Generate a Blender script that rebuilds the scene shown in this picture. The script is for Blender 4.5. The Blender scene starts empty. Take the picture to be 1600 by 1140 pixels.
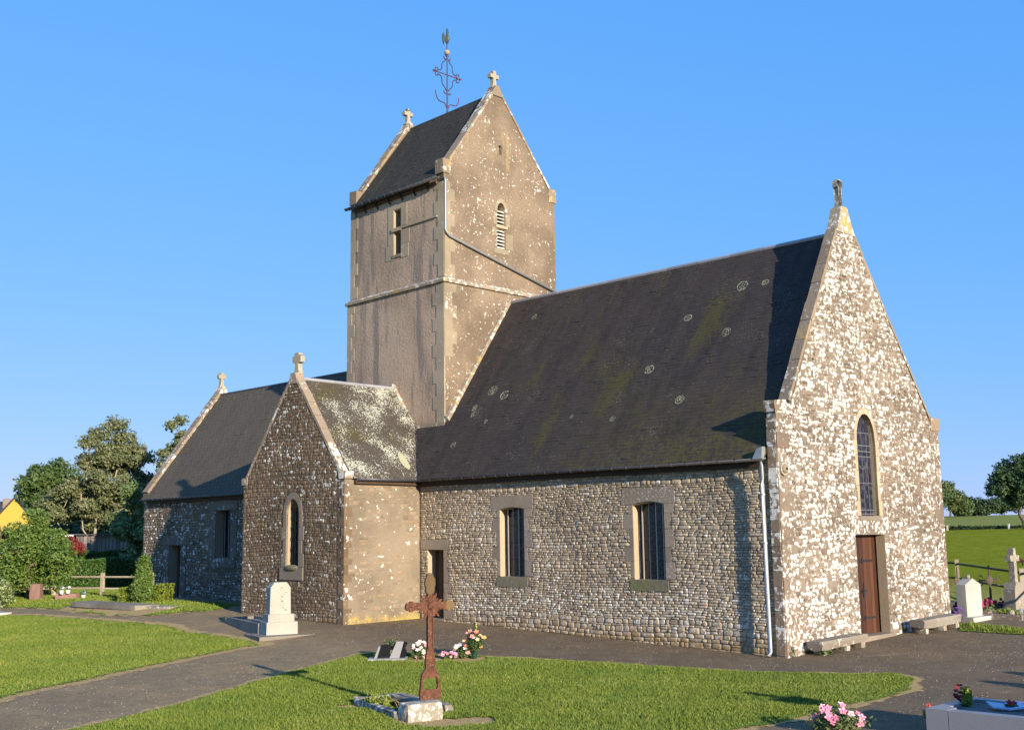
import bpy, math, random
import numpy as np
from mathutils import Vector, Matrix
from mathutils.geometry import tessellate_polygon
random.seed(7)
RNG = np.random.default_rng(7)
R = math.radians
SC = bpy.context.scene
COL = SC.collection
sin, cos, pi = math.sin, math.cos, math.pi

# ------------------------------------------------------------------ camera, sky, sun, exposure
YAW, PITCH, ROLL = 2.3381, 0.1506, -0.0141
F_ = Vector((cos(YAW) * cos(PITCH), sin(YAW) * cos(PITCH), sin(PITCH)))
R0 = Vector((sin(YAW), -cos(YAW), 0))
U0 = R0.cross(F_)
R_ = R0 * cos(ROLL) + U0 * sin(ROLL)
U_ = -R0 * sin(ROLL) + U0 * cos(ROLL)
CAMPOS = Vector((25.6314, -22.4354, 2.8071))
cd = bpy.data.cameras.new('camera')
cam = bpy.data.objects.new('camera', cd)
COL.objects.link(cam)
cam.matrix_world = Matrix(((R_.x, U_.x, -F_.x, CAMPOS.x), (R_.y, U_.y, -F_.y, CAMPOS.y), (R_.z, U_.z, -F_.z, CAMPOS.z), (0, 0, 0, 1)))
cd.sensor_width = 36
cd.lens = 1738.18 / 1600 * 36
cd.clip_start = 0.1
cd.clip_end = 6000
SC.camera = cam

SUN_EL, SUN_AZ = 14.5, 14.0          # elevation; degrees the sun stands south of the church's west axis (+X)
world = bpy.data.worlds.new('World')
SC.world = world
world.use_nodes = True
wn = world.node_tree
bg = wn.nodes['Background']
sky = wn.nodes.new('ShaderNodeTexSky')
sky.sky_type = 'NISHITA'
sky.sun_disc = False
sky.sun_elevation = R(SUN_EL)
sky.sun_rotation = R(90 + SUN_AZ)
sky.altitude = 0
sky.air_density = 1.0
sky.dust_density = 0.0
sky.ozone_density = 3.0
sep_ = wn.nodes.new('ShaderNodeSeparateColor'); cmb_ = wn.nodes.new('ShaderNodeCombineColor')
wn.links.new(sky.outputs[0], sep_.inputs[0])
for i_, (a_, p_) in enumerate(((.53, .70), (1.36, .34), (3.70, .06))):      # the camera's colour response to the sky
    pw = wn.nodes.new('ShaderNodeMath'); pw.operation = 'POWER'; pw.inputs[1].default_value = p_
    ml = wn.nodes.new('ShaderNodeMath'); ml.operation = 'MULTIPLY'; ml.inputs[1].default_value = a_
    wn.links.new(sep_.outputs[i_], pw.inputs[0]); wn.links.new(pw.outputs[0], ml.inputs[0]); wn.links.new(ml.outputs[0], cmb_.inputs[i_])
wn.links.new(cmb_.outputs[0], bg.inputs[0])
bg.inputs[1].default_value = 0.13
sd = bpy.data.lights.new('sun', 'SUN')
sun = bpy.data.objects.new('sun', sd)
COL.objects.link(sun)
sd.energy = 4.6
sd.angle = R(0.53)
sd.color = (1.0, 0.87, 0.70)
sdir = Vector((-cos(R(SUN_AZ)) * cos(R(SUN_EL)), sin(R(SUN_AZ)) * cos(R(SUN_EL)), -sin(R(SUN_EL))))
sun.rotation_euler = sdir.to_track_quat('-Z', 'Y').to_euler()
sun.location = (60, -20, 30)
vs = SC.view_settings
vs.view_transform = 'Standard'
vs.look = 'None'
vs.gamma = 1
vs.exposure = 0.92
vs.use_curve_mapping = False

# ------------------------------------------------------------------ helpers
def ss(a, b, x):
    t = np.clip((x - a) / (b - a), 0, 1)
    return t * t * (3 - 2 * t)

VY = [0, 14, 20, 30, 71, 130, 196, 225, 257, 300, 350, 400, 443, 560, 700]
VZ = [0, .476, .58, .35, -1.9, -3.9, -4.9, -4.0, -1.9, .1, 1.9, 4.6, 6.8, 8.4, 8.6]
def G(x, y):                          # height of the ground
    x = np.asarray(x, float); y = np.asarray(y, float)
    zx = 0.35 - 0.0285 * np.clip(x, -8, 12.3)
    z = zx * (0.3 + 0.7 * ss(-7, -3, y))
    rise = np.interp(y, VY, VZ)
    return z + rise * np.maximum(ss(9, 12.5, x), ss(8, 16, y))

def g(x, y): return float(G(x, y))

class MB:
    def __init__(s):
        s.v = []; s.f = []; s.m = []; s.r = []; s.w = []
    def add(s, vs, fs, mi=0, r=None, w=None):
        k = len(s.v)
        s.v += [tuple(p) for p in vs]
        s.f += [tuple(i + k for i in f) for f in fs]
        s.m += [mi] * len(fs)
        r = random.random() if r is None else r
        w = random.random() if w is None else w
        s.r += [r] * len(vs); s.w += [w] * len(vs)
        return s
    def hexa(s, p, mi=0, r=None, w=None):      # p: 4 bottom + 4 top, same winding
        return s.add(p, [(3, 2, 1, 0), (4, 5, 6, 7), (0, 1, 5, 4), (1, 2, 6, 5), (2, 3, 7, 6), (3, 0, 4, 7)], mi, r, w)
    def box(s, c, d, rz=0, mi=0, r=None, w=None, taper=1.0):
        x, y, z = d[0] / 2, d[1] / 2, d[2] / 2
        p = []
        for zz, t in ((-z, 1), (z, taper)):
            for a, b in ((-x, -y), (x, -y), (x, y), (-x, y)):
                a *= t; b *= t
                p.append((c[0] + a * cos(rz) - b * sin(rz), c[1] + a * sin(rz) + b * cos(rz), c[2] + zz))
        return s.hexa(p, mi, r, w)
    def fbox(s, fr, u0, u1, z0, z1, w0, w1, mi=0, r=None, w=None, jit=0.0):   # box in a wall frame
        J = lambda: random.uniform(-jit, jit)
        p = []
        for z in (z0, z1):
            for u, ww in ((u0, w1), (u1, w1), (u1, w0), (u0, w0)):
                p.append(fr.P(u + J(), z + J(), ww))
        return s.hexa(p, mi, r, w)
    def prism(s, fr, poly, w0, w1, mi=0, r=None, w=None):       # 2D polygon (u,z) extruded along w
        n = len(poly)
        vs = [fr.P(a, b, w1) for a, b in poly] + [fr.P(a, b, w0) for a, b in poly]
        tri = tessellate_polygon([[Vector((a, b, 0)) for a, b in poly]])
        area = sum(poly[i][0] * poly[(i + 1) % n][1] - poly[(i + 1) % n][0] * poly[i][1] for i in range(n))
        fs = []
        for t in tri:
            a, b, c = t
            A = (poly[b][0] - poly[a][0]) * (poly[c][1] - poly[a][1]) - (poly[c][0] - poly[a][0]) * (poly[b][1] - poly[a][1])
            if A < 0: a, b, c = a, c, b
            fs.append((a, b, c)); fs.append((c + n, b + n, a + n))
        for i in range(n):
            j = (i + 1) % n
            fs.append((i, i + n, j + n, j) if area > 0 else (j, j + n, i + n, i))
        return s.add(vs, fs, mi, r, w)
    def tube(s, pts, rad, n=8, mi=0, r=None, w=None, cap=True):
        pts = [Vector(p) for p in pts]
        if not hasattr(rad, '__len__'): rad = [rad] * len(pts)
        vs = []; fs = []
        up = Vector((0, 0, 1))
        for i, p in enumerate(pts):
            d = (pts[min(i + 1, len(pts) - 1)] - pts[max(i - 1, 0)]).normalized()
            a = d.cross(up)
            if a.length < .05: a = d.cross(Vector((1, 0, 0)))
            a.normalize(); b = d.cross(a)
            for k in range(n):
                t = 2 * pi * k / n
                vs.append(p + (a * cos(t) + b * sin(t)) * rad[i])
        for i in range(len(pts) - 1):
            for k in range(n):
                k2 = (k + 1) % n
                fs.append((i * n + k, i * n + k2, (i + 1) * n + k2, (i + 1) * n + k))
        if cap:
            fs.append(tuple(range(n))[::-1]); fs.append(tuple((len(pts) - 1) * n + k for k in range(n)))
        return s.add(vs, fs, mi, r, w)
    def ball(s, c, rx, ry=None, rz=None, n=8, m=6, mi=0, r=None, w=None):
        ry = ry or rx; rz = rz or rx
        vs = [(c[0], c[1], c[2] - rz)]; fs = []
        for i in range(1, m):
            t = pi * i / m - pi / 2
            for k in range(n):
                a = 2 * pi * k / n
                vs.append((c[0] + rx * cos(t) * cos(a), c[1] + ry * cos(t) * sin(a), c[2] + rz * sin(t)))
        vs.append((c[0], c[1], c[2] + rz))
        for k in range(n):
            k2 = (k + 1) % n
            fs.append((0, 1 + k2, 1 + k))
            for i in range(m - 2):
                o = 1 + i * n
                fs.append((o + k, o + k2, o + n + k2, o + n + k))
            o = 1 + (m - 2) * n
            fs.append((o + k, o + k2, len(vs) - 1))
        return s.add(vs, fs, mi, r, w)
    def build(s, name, mats, parent=None, smooth=False, kind=None, label=None, loc=None):
        me = bpy.data.meshes.new(name)
        me.from_pydata(s.v, [], s.f)
        return finish(me, name, mats, s.m, s.r, s.w, parent, smooth, kind, label, loc)

def finish(me, name, mats, mi, r, w, parent, smooth, kind, label, loc=None):
    if not isinstance(mats, (list, tuple)): mats = [mats]
    for m in mats: me.materials.append(m)
    if len(mats) > 1: me.polygons.foreach_set('material_index', np.array(mi, np.int32))
    me.polygons.foreach_set('use_smooth', np.full(len(me.polygons), bool(smooth)))
    for nm, val in (('rnd', r), ('wht', w)):
        if val is not None:
            at = me.attributes.new(nm, 'FLOAT', 'POINT')
            at.data.foreach_set('value', np.asarray(val, np.float32))
    me.update()
    o = bpy.data.objects.new(name, me)
    COL.objects.link(o)
    if parent: o.parent = parent
    if kind: o['kind'] = kind
    if label: o['label'] = label
    if loc is not None: o.location = loc
    return o

def raw(name, V, Fc, mats, r=None, w=None, parent=None, smooth=False, kind=None, label=None):
    """V (n,3) array, Fc (m,k) array of equal-sided faces"""
    me = bpy.data.meshes.new(name)
    V = np.asarray(V, np.float32); Fc = np.asarray(Fc, np.int32)
    m, k = Fc.shape
    me.vertices.add(len(V)); me.vertices.foreach_set('co', V.ravel())
    me.loops.add(m * k); me.loops.foreach_set('vertex_index', Fc.ravel())
    me.polygons.add(m); me.polygons.foreach_set('loop_start', np.arange(0, m * k, k, dtype=np.int32))
    me.update(calc_edges=True)
    return finish(me, name, mats, None, r, w, parent, smooth, kind, label)

def empty(name, label, cat, loc=(0, 0, 0), rz=0, group=None, kind=None):
    o = bpy.data.objects.new(name, None); COL.objects.link(o)
    o.location = loc; o.rotation_euler = (0, 0, rz)
    o.empty_display_size = .2
    return tag(o, label, cat, group, kind)

def tag(o, label=None, cat=None, group=None, kind=None):
    if label: o['label'] = label
    if cat: o['category'] = cat
    if group: o['group'] = group
    if kind: o['kind'] = kind
    return o

class Fr:                              # wall frame: u along the wall, z up, w outwards
    def __init__(s, ox, oy, ang, oz=0):
        s.o = Vector((ox, oy, oz)); s.d = Vector((cos(ang), sin(ang), 0)); s.n = Vector((s.d.y, -s.d.x, 0)); s.ang = ang
    def P(s, u, z, w=0.0):
        return s.o + s.d * u + s.n * w + Vector((0, 0, z))

# ------------------------------------------------------------------ materials
class NT:
    def __init__(s, name, rough=0.9, spec=0.2):
        s.mat = bpy.data.materials.new(name); s.mat.use_nodes = True
        s.t = s.mat.node_tree; s.b = s.t.nodes['Principled BSDF']
        s.b.inputs['Roughness'].default_value = rough
        s.b.inputs['Specular IOR Level'].default_value = spec
        s.geo = None
    def n(s, ty, **k):
        x = s.t.nodes.new(ty)
        for a, b in k.items(): setattr(x, a, b)
        return x
    def inp(s, node, i, v):
        if v is None: return
        if isinstance(v, bpy.types.NodeSocket): s.t.links.new(v, node.inputs[i])
        else:
            if isinstance(v, tuple) and len(v) == 3 and node.inputs[i].type == 'RGBA': v = (*v, 1)
            node.inputs[i].default_value = v
    def pos(s, sx=1, sy=1, sz=1):
        if s.geo is None: s.geo = s.n('ShaderNodeNewGeometry').outputs['Position']
        if (sx, sy, sz) == (1, 1, 1): return s.geo
        m = s.n('ShaderNodeVectorMath', operation='MULTIPLY')
        s.inp(m, 0, s.geo); m.inputs[1].default_value = (sx, sy, sz)
        return m.outputs[0]
    def noise(s, scale, detail=3, rough=.55, vec=None, dist=0):
        x = s.n('ShaderNodeTexNoise')
        s.inp(x, 'Vector', vec or s.pos()); x.inputs['Scale'].default_value = scale
        x.inputs['Detail'].default_value = detail; x.inputs['Roughness'].default_value = rough
        x.inputs['Distortion'].default_value = dist
        return x.outputs['Fac']
    def voro(s, scale, feature='F1', out='Distance', vec=None, rnd=1):
        x = s.n('ShaderNodeTexVoronoi', feature=feature)
        s.inp(x, 'Vector', vec or s.pos()); x.inputs['Scale'].default_value = scale
        x.inputs['Randomness'].default_value = rnd
        return x.outputs[out]
    def attr(s, name):
        x = s.n('ShaderNodeAttribute', attribute_name=name)
        return x.outputs['Fac']
    def math(s, op, a, b=None, c=None, clamp=False):
        x = s.n('ShaderNodeMath', operation=op, use_clamp=clamp)
        s.inp(x, 0, a); s.inp(x, 1, b); s.inp(x, 2, c)
        return x.outputs[0]
    def step(s, v, a, b):              # smooth 0..1 between a and b
        x = s.n('ShaderNodeMapRange', interpolation_type='SMOOTHSTEP')
        s.inp(x, 0, v); x.inputs[1].default_value = a; x.inputs[2].default_value = b
        return x.outputs[0]
    def mix(s, f, a, b, mode='MIX'):
        x = s.n('ShaderNodeMix', data_type='RGBA', blend_type=mode)
        s.inp(x, 0, f); s.inp(x, 6, a); s.inp(x, 7, b)
        return x.outputs[2]
    def ramp(s, v, cols):
        x = s.n('ShaderNodeValToRGB'); e = x.color_ramp.elements
        while len(e) < len(cols): e.new(.5)
        for el, (p, c) in zip(e, cols): el.position = p; el.color = (*c, 1)
        s.inp(x, 0, v)
        return x.outputs[0]
    def sep(s, i):
        x = s.n('ShaderNodeSeparateXYZ'); s.inp(x, 0, s.pos()); return x.outputs[i]
    def bump(s, h, strength=.5, dist=.02):
        x = s.n('ShaderNodeBump'); x.inputs['Strength'].default_value = strength; x.inputs['Distance'].default_value = dist
        s.inp(x, 'Height', h); s.t.links.new(x.outputs[0], s.b.inputs['Normal'])
    def col(s, c): s.inp(s.b, 'Base Color', c); return s

def m_plain(name, c, rough=.7, metal=0, var=.12, scale=8, spec=.3, bump=0):
    n = NT(name, rough, spec)
    n.b.inputs['Metallic'].default_value = metal
    f = n.math('ADD', n.math('MULTIPLY', n.attr('rnd'), .5), n.math('MULTIPLY', n.noise(scale, 4), .5))
    a = tuple(x * (1 - var * 1.5) for x in c); b = tuple(min(1, x * (1 + var * 1.5)) for x in c)
    n.col(n.ramp(f, [(.25, a), (.75, b)]))
    if bump: n.bump(n.noise(scale * 6, 4), bump, .01)
    return n.mat

def m_wall(name, cols, white=(.62, .60, .56), spots=(.60, .66), spscale=9, wattr=.25, grime=.35, ochre=None, low=None, fine=60, ochvec=None, fmix=.35, wdet=4, wdist=.4, bump=.6, extra=None):
    """rubble, mortar or roughcast: palette by stone, weather mottling, pale lichen patches"""
    n = NT(name, .93, .12)
    f = n.math('ADD', n.math('MULTIPLY', n.attr('rnd'), .62), n.math('MULTIPLY', n.noise(7, 4), .38))
    k = len(cols)
    c = n.ramp(f, [(.12 + .76 * i / (k - 1), cols[i]) for i in range(k)])
    big = n.noise(.55, 4)
    dark = tuple(1 - grime for _ in range(3))
    c = n.mix(n.step(big, .35, .65), c, n.mix(1.0, c, dark, 'MULTIPLY'))
    c = n.mix(n.math('MULTIPLY', n.step(n.noise(fine, 3), .35, .7), fmix), c, (.5 * cols[0][0], .5 * cols[0][1], .5 * cols[0][2]))
    if ochre:                          # (colour, amount) warm streaks and lichen
        oc = n.step(n.noise(1.7, 5, .65, vec=n.pos(*ochvec) if ochvec else None), 1 - ochre[1], 1 - ochre[1] + .12)
        c = n.mix(n.math('MULTIPLY', oc, .8), c, ochre[0])
    wn_ = n.noise(spscale, wdet, .55, dist=wdist)
    wv = n.math('ADD', wn_, n.math('MULTIPLY', n.math('SUBTRACT', n.attr('wht'), .5), wattr))
    wv = n.math('ADD', wv, n.math('MULTIPLY', n.math('SUBTRACT', n.noise(.9, 3), .5), .22))
    ms = n.step(wv, *spots)
    wc = n.mix(n.step(n.noise(40, 3), .45, .62), white, tuple(x * .78 for x in white))
    c = n.mix(ms, c, wc)
    if low:                            # (colour, z0, z1): growth near the ground
        lz = n.math('ADD', n.sep(2), n.math('MULTIPLY', n.noise(2.2, 4), .7))
        c = n.mix(n.math('MULTIPLY', n.math('SUBTRACT', 1.0, n.step(lz, min(low[1:]) + .35, max(low[1:]) + .35)), n.step(n.noise(9, 4), .3, .6)), c, low[0])
    if extra: c = extra(n, c)
    n.col(c)
    h = n.math('ADD', n.math('MULTIPLY', n.noise(fine * .7, 5, .65), .6), n.math('MULTIPLY', n.noise(11, 4), .6))
    n.bump(h, bump, .03)
    return n.mat

M = {}
M['rubble'] = m_wall('coursed_rubble', [(0.243, 0.184, 0.126), (0.384, 0.298, 0.206), (0.465, 0.371, 0.260), (0.535, 0.425, 0.286), (0.424, 0.358, 0.268), (0.575, 0.434, 0.260)],
                     white=(.68, .64, .545), spots=(.58, .68), spscale=13, wattr=.30, grime=.22, low=((.30, .20, .09), .55, .1))
M['rubble_mortar'] = m_wall('lime_mortar', [(0.252, 0.198, 0.133), (0.302, 0.239, 0.158)], spots=(.7, .8), grime=.3)
M['west'] = m_wall('limewashed_rubble', [(.15, .115, .085), (.24, .185, .14), (.30, .235, .175), (.20, .15, .11)],
                   white=(.66, .64, .585), spots=(.49, .60), spscale=10, wattr=.40, grime=.25, wdet=3, wdist=.15, ochre=((.36, .25, .10), .36))
M['west_mortar'] = m_wall('worn_limewash', [(.25, .20, .155), (.32, .26, .20)], white=(.60, .575, .52), spots=(.56, .66), spscale=10, wattr=0, grime=.3, wdet=2.5, wdist=.15,
                          ochre=((.36, .25, .10), .36))
M['trs'] = m_wall('dark_rubble', [(0.138, 0.099, 0.060), (0.176, 0.123, 0.077), (0.213, 0.152, 0.097), (0.250, 0.177, 0.112), (0.159, 0.116, 0.077)],
                  white=(.58, .56, .51), spots=(.62, .66), spscale=7.5, wattr=.16, wdet=2.5, grime=.3, ochre=((.26, .19, .09), .40))
M['trs_mortar'] = m_wall('dark_mortar', [(0.130, 0.096, 0.060), (0.173, 0.127, 0.083)], spots=(.62, .66), spscale=11, wattr=0, grime=.3)
M['trw'] = m_wall('tan_plastered_rubble', [(.17, .125, .085), (.27, .21, .145), (.34, .27, .19), (.30, .19, .11)],
                  white=(.74, .70, .62), spots=(.66, .70), spscale=6, wattr=.2, grime=.12, ochre=((.42, .26, .08), .36), low=((.45, .33, .08), .6, .3))
M['trw_mortar'] = m_wall('tan_plaster', [(.25, .20, .14), (.34, .275, .195)], white=(.74, .70, .62), spots=(.65, .69), spscale=6, wattr=0, grime=.35, bump=1,
                         ochre=((.42, .27, .09), .37), low=((.45, .33, .08), .6, .3))
M['chs'] = m_wall('chancel_rubble', [(0.116, 0.090, 0.064), (0.210, 0.165, 0.120), (0.294, 0.230, 0.160), (0.168, 0.130, 0.096)],
                  white=(.60, .60, .60), spots=(.60, .64), spscale=7, wattr=.22, wdet=2.5, grime=.2)
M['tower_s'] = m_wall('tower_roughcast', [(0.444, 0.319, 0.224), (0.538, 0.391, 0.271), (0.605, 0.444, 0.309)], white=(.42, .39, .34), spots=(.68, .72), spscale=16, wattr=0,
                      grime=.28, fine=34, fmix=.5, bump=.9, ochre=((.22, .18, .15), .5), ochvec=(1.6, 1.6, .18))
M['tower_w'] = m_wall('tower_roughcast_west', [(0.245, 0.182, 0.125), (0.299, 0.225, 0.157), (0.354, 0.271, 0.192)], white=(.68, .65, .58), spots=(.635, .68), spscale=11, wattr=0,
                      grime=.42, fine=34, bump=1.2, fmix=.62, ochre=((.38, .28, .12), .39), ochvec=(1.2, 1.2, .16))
M['quoin'] = m_wall('smooth_render_quoin', [(0.400, 0.322, 0.221), (0.464, 0.374, 0.255)], white=(.5, .46, .38), spots=(.70, .74), grime=.2, fine=80, bump=.3)
M['quoin_w'] = m_wall('smooth_render_quoin_west', [(.31, .25, .17), (.36, .29, .20)], white=(.62, .58, .48), spots=(.66, .70), grime=.25, fine=80, bump=.3, ochre=((.36, .26, .10), .4))
M['dressed'] = m_wall('dressed_stone', [(0.249, 0.204, 0.156), (0.319, 0.259, 0.195), (0.373, 0.298, 0.218)], white=(.6, .57, .52), spots=(.64, .70), spscale=20, wattr=.1, grime=.2, bump=.35)
M['warmstone'] = m_wall('warm_dressed_stone', [(.42, .33, .21), (.50, .40, .27)], white=(.6, .56, .48), spots=(.70, .76), grime=.15, bump=.3)
M['pinkstone'] = m_wall('pink_dressed_stone', [(0.208, 0.162, 0.123), (0.272, 0.218, 0.171), (0.240, 0.209, 0.162)], white=(.5, .45, .40), spots=(.70, .76), grime=.15, bump=.35)
M['coping'] = m_wall('coping_stone', [(.27, .21, .15), (.35, .28, .20)], white=(.66, .62, .53), spots=(.58, .66), spscale=7, wattr=.3, grime=.2, ochre=((.40, .27, .08), .44))
M['finial'] = m_wall('finial_stone', [(.34, .30, .22), (.42, .37, .28)], white=(.6, .57, .48), spots=(.60, .70), spscale=14, wattr=.1, grime=.25, ochre=((.42, .30, .10), .38), bump=.3)
M['mossy_sill'] = m_wall('mossy_sill', [(.24, .21, .15), (.19, .18, .11)], white=(.3, .3, .2), spots=(.75, .8), grime=.2, ochre=((.17, .17, .07), .52))
M['lead'] = m_plain('lead_flashing', (.34, .34, .36), .5, .3)
M['gutter'] = m_plain('dark_zinc_gutter', (.10, .10, .115), .45, .5)
M['zinc'] = m_plain('pale_zinc', (.36, .36, .35), .45, .4)
M['iron'] = m_plain('dark_iron', (.03, .028, .03), .6, .2)
M['dark'] = m_plain('dark_interior', (.012, .011, .010), .9)  # near-black colour stands in for the unlit space indoors
M['barmetal'] = m_plain('grey_window_bar', (.30, .29, .28), .5, .2)

M['return'] = m_wall('gable_return_stone', [(0.240, 0.173, 0.116), (0.320, 0.240, 0.160), (0.270, 0.192, 0.136)], white=(.74, .71, .64), spots=(.52, .60), spscale=7, wattr=.35, grime=.25)
M['apex'] = m_wall('yellowed_apex_stone', [(.34, .28, .19), (.42, .35, .25)], white=(.74, .70, .60), spots=(.54, .60), spscale=8, wattr=.2, grime=.15, ochre=((.46, .30, .08), .5))
M['coping_dull'] = m_wall('brown_coping', [(.27, .205, .14), (.35, .27, .19)], white=(.6, .55, .45), spots=(.64, .70), spscale=7, wattr=.2, grime=.2, ochre=((.40, .28, .11), .44))
M['chs_dressed'] = m_wall('dark_dressed_stone', [(.15, .125, .10), (.20, .165, .13), (.24, .20, .155)], white=(.5, .5, .5), spots=(.60, .66), spscale=9, wattr=.1, grime=.3)
def m_roof(name, cols, moss=None, mossamt=.5, spots=None, light=None, eaves=None):
    n = NT(name, .8, .12)
    f = n.math('ADD', n.math('MULTIPLY', n.attr('rnd'), .15), n.math('MULTIPLY', n.noise(1.3, 5, vec=n.pos(2.2, .5, .5)), .85))
    k = len(cols)
    c = n.ramp(f, [(.2 + .6 * i / (k - 1), cols[i]) for i in range(k)])
    if moss:
        mv = n.math('ADD', n.noise(.45, 5, .6, vec=n.pos(1.6, .7, .7)), n.math('MULTIPLY', n.math('SUBTRACT', n.noise(9, 4), .5), .35))
        c = n.mix(n.math('MULTIPLY', n.step(mv, 1 - mossamt, 1.14 - mossamt), .8), c, moss)
    if eaves:                          # olive growth on the lower slope towards the west end
        ev = n.math('MULTIPLY', n.step(n.math('ADD', n.sep(0), n.math('MULTIPLY', n.noise(.8, 4), 3)), 5, 12), n.math('SUBTRACT', 1.0, n.step(n.math('ADD', n.sep(2), n.math('MULTIPLY', n.noise(1.3, 4), 2.5)), 5.6, 8.6)))
        c = n.mix(n.math('MULTIPLY', ev, n.math('MULTIPLY', n.step(n.noise(6, 5, .7), .38, .62), .8)), c, eaves)
    if light:
        c = n.mix(n.math('MULTIPLY', n.step(n.math('ADD', n.noise(22, 3), n.math('MULTIPLY', n.noise(1.1, 3), .5)), .88, .98), .55), c, light)
    if spots:
        c = n.mix(n.step(spots(n), .56, .61), c, (.42, .42, .33))
    n.col(c)
    n.bump(n.noise(40, 4), .35, .01)
    return n.mat
M['slate_nave'] = m_roof('mossy_slate', [(0.032, 0.026, 0.022), (0.042, 0.035, 0.031), (0.055, 0.045, 0.038), (0.044, 0.032, 0.031)], moss=(.072, .062, .022), mossamt=.45, light=(.17, .155, .12), eaves=(.085, .075, .022))
M['slate_tower'] = m_roof('tower_slate', [(0.032, 0.028, 0.021), (0.046, 0.040, 0.030), (0.057, 0.050, 0.037)], moss=(.06, .06, .025), mossamt=.42, light=(.14, .14, .12))
M['slate_chancel'] = m_roof('grey_slate', [(0.078, 0.066, 0.046), (0.098, 0.081, 0.056), (0.114, 0.095, 0.063)], moss=None, light=None)
def _trspots(n):
    v = n.math('ADD', n.noise(22, 4, .6), n.math('MULTIPLY', n.math('SUBTRACT', n.noise(.9, 3), .52), .8))
    return v
M['slate_transept'] = m_roof('lichened_slate', [(.05, .043, .035), (.075, .063, .050), (.060, .050, .040)], moss=(.075, .065, .02), mossamt=.45, spots=_trspots, light=(.2, .18, .13))
M['ring'] = m_plain('pale_lichen', (.26, .25, .16), .95, 0, .25, 40)
M['moss'] = m_plain('ochre_lichen', (.30, .22, .05), .95, 0, .3, 20)

n = NT('grass_blade', .6, .25)
c = n.ramp(n.attr('rnd'), [(.0, (.075, .120, .014)), (.5, (.125, .180, .022)), (.85, (.185, .225, .045)), (1, (.33, .30, .12))])
c = n.mix(n.step(n.noise(.55, 5, .65), .35, .65), c, n.mix(1.0, c, (1.22, 1.10, 1.0), 'MULTIPLY'))
c = n.mix(n.math('MULTIPLY', n.step(n.noise(1.9, 6, .7), .56, .70), .5), c, (.24, .225, .07))
n.col(c); n.b.inputs['Transmission Weight'].default_value = 0
M['blade'] = n.mat
n = NT('turf', .95, .1)
c = n.ramp(n.noise(14, 6, .65), [(.3, (.06, .11, .018)), (.6, (.11, .17, .03)), (.8, (.17, .19, .06))])
n.col(c); n.bump(n.noise(60, 4), .8, .03)
M['turf'] = n.mat
n = NT('dry_edge', .97, .05)
c = n.ramp(n.noise(11, 6, .7), [(.3, (.34, .235, .09)), (.55, (.47, .335, .15)), (.75, (.56, .42, .22))])
n.col(c); n.bump(n.noise(50, 5), 1.0, .03)
M['dry'] = n.mat
n = NT('asphalt', .95, .15)
c = n.ramp(n.noise(45, 5, .75), [(.3, (.155, .110, .054)), (.55, (.25, .184, .096)), (.72, (.43, .34, .20))])
c = n.mix(n.step(n.noise(.7, 5), .4, .7), c, n.mix(1.0, c, (1.25, 1.2, 1.12), 'MULTIPLY'))
c = n.mix(n.step(n.noise(2.6, 7, .72), .40, .62), n.mix(1.0, c, (.93, .93, .96), 'MULTIPLY'), n.mix(1.0, c, (1.14, 1.13, 1.16), 'MULTIPLY'))
newer = n.step(n.math('ADD', n.math('ADD', n.sep(1), n.math('MULTIPLY', n.sep(0), .25)), n.math('MULTIPLY', n.noise(.6, 5, .6), 2.0)), -4.0, -1.2)   # newer, darker tarmac round the church
c = n.mix(newer, c, n.mix(1.0, c, (.60, .60, .66), 'MULTIPLY'))
pv = n.voro(38, out='Distance')
gr = n.math('MULTIPLY', n.math('SUBTRACT', 1.0, n.step(pv, .18, .30)), n.step(n.noise(1.1, 4), .45, .62))
c = n.mix(gr, c, (.30, .26, .20))
c = n.mix(n.math('MULTIPLY', n.step(n.noise(.9, 6, .7, dist=.5), .60, .70), .55), c, (.24, .19, .11))
n.col(c); n.bump(n.noise(120, 3), .8, .012)
M['asphalt'] = n.mat
n = NT('pasture', .95, 0)
c = n.ramp(n.noise(.35, 7, .65), [(.3, (.15, .185, .012)), (.5, (.21, .235, .02)), (.7, (.29, .28, .045))])
c = n.mix(n.math('MULTIPLY', n.step(n.noise(2.5, 5), .5, .62), .5), c, (.09, .12, .01))
c = n.mix(n.math('MULTIPLY', n.math('SUBTRACT', 1.0, n.step(n.sep(1), 14, 24)), .6), c, (.36, .34, .13))
c = n.mix(n.math('MULTIPLY', n.step(n.sep(1), 335, 350), .7), c, (.25, .26, .09))
n.col(c); n.bump(n.noise(3, 6, .7), 1, .25)
M['pasture'] = n.mat

def m_leaf(name, a, b, c3, rough=.5, trans=.0):
    n = NT(name, rough, .35)
    c = n.ramp(n.attr('rnd'), [(.0, a), (.55, b), (1, c3)])
    n.col(c)
    return n.mat
M['leaf_bright'] = m_leaf('bright_leaf', (.045, .085, .010), (.085, .145, .020), (.17, .22, .05))
M['leaf_dark'] = m_leaf('dark_leaf', (.020, .045, .012), (.035, .070, .018), (.065, .10, .03))
M['leaf_copper'] = m_leaf('copper_green_leaf', (.065, .082, .030), (.12, .135, .052), (.20, .20, .095))
M['leaf_pale'] = m_leaf('variegated_leaf', (.05, .09, .02), (.11, .16, .04), (.36, .40, .20))
M['leaf_yellow'] = m_leaf('yellow_green_leaf', (.09, .13, .010), (.16, .20, .016), (.24, .28, .03))
M['leaf_red'] = m_leaf('red_leaf', (.10, .014, .012), (.19, .025, .02), (.28, .05, .03))
M['leaf_mid'] = m_leaf('mid_leaf', (.030, .060, .012), (.055, .095, .02), (.10, .14, .04))
M['hedge'] = m_leaf('hedge_leaf', (.025, .06, .010), (.045, .10, .014), (.08, .14, .022))
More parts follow.
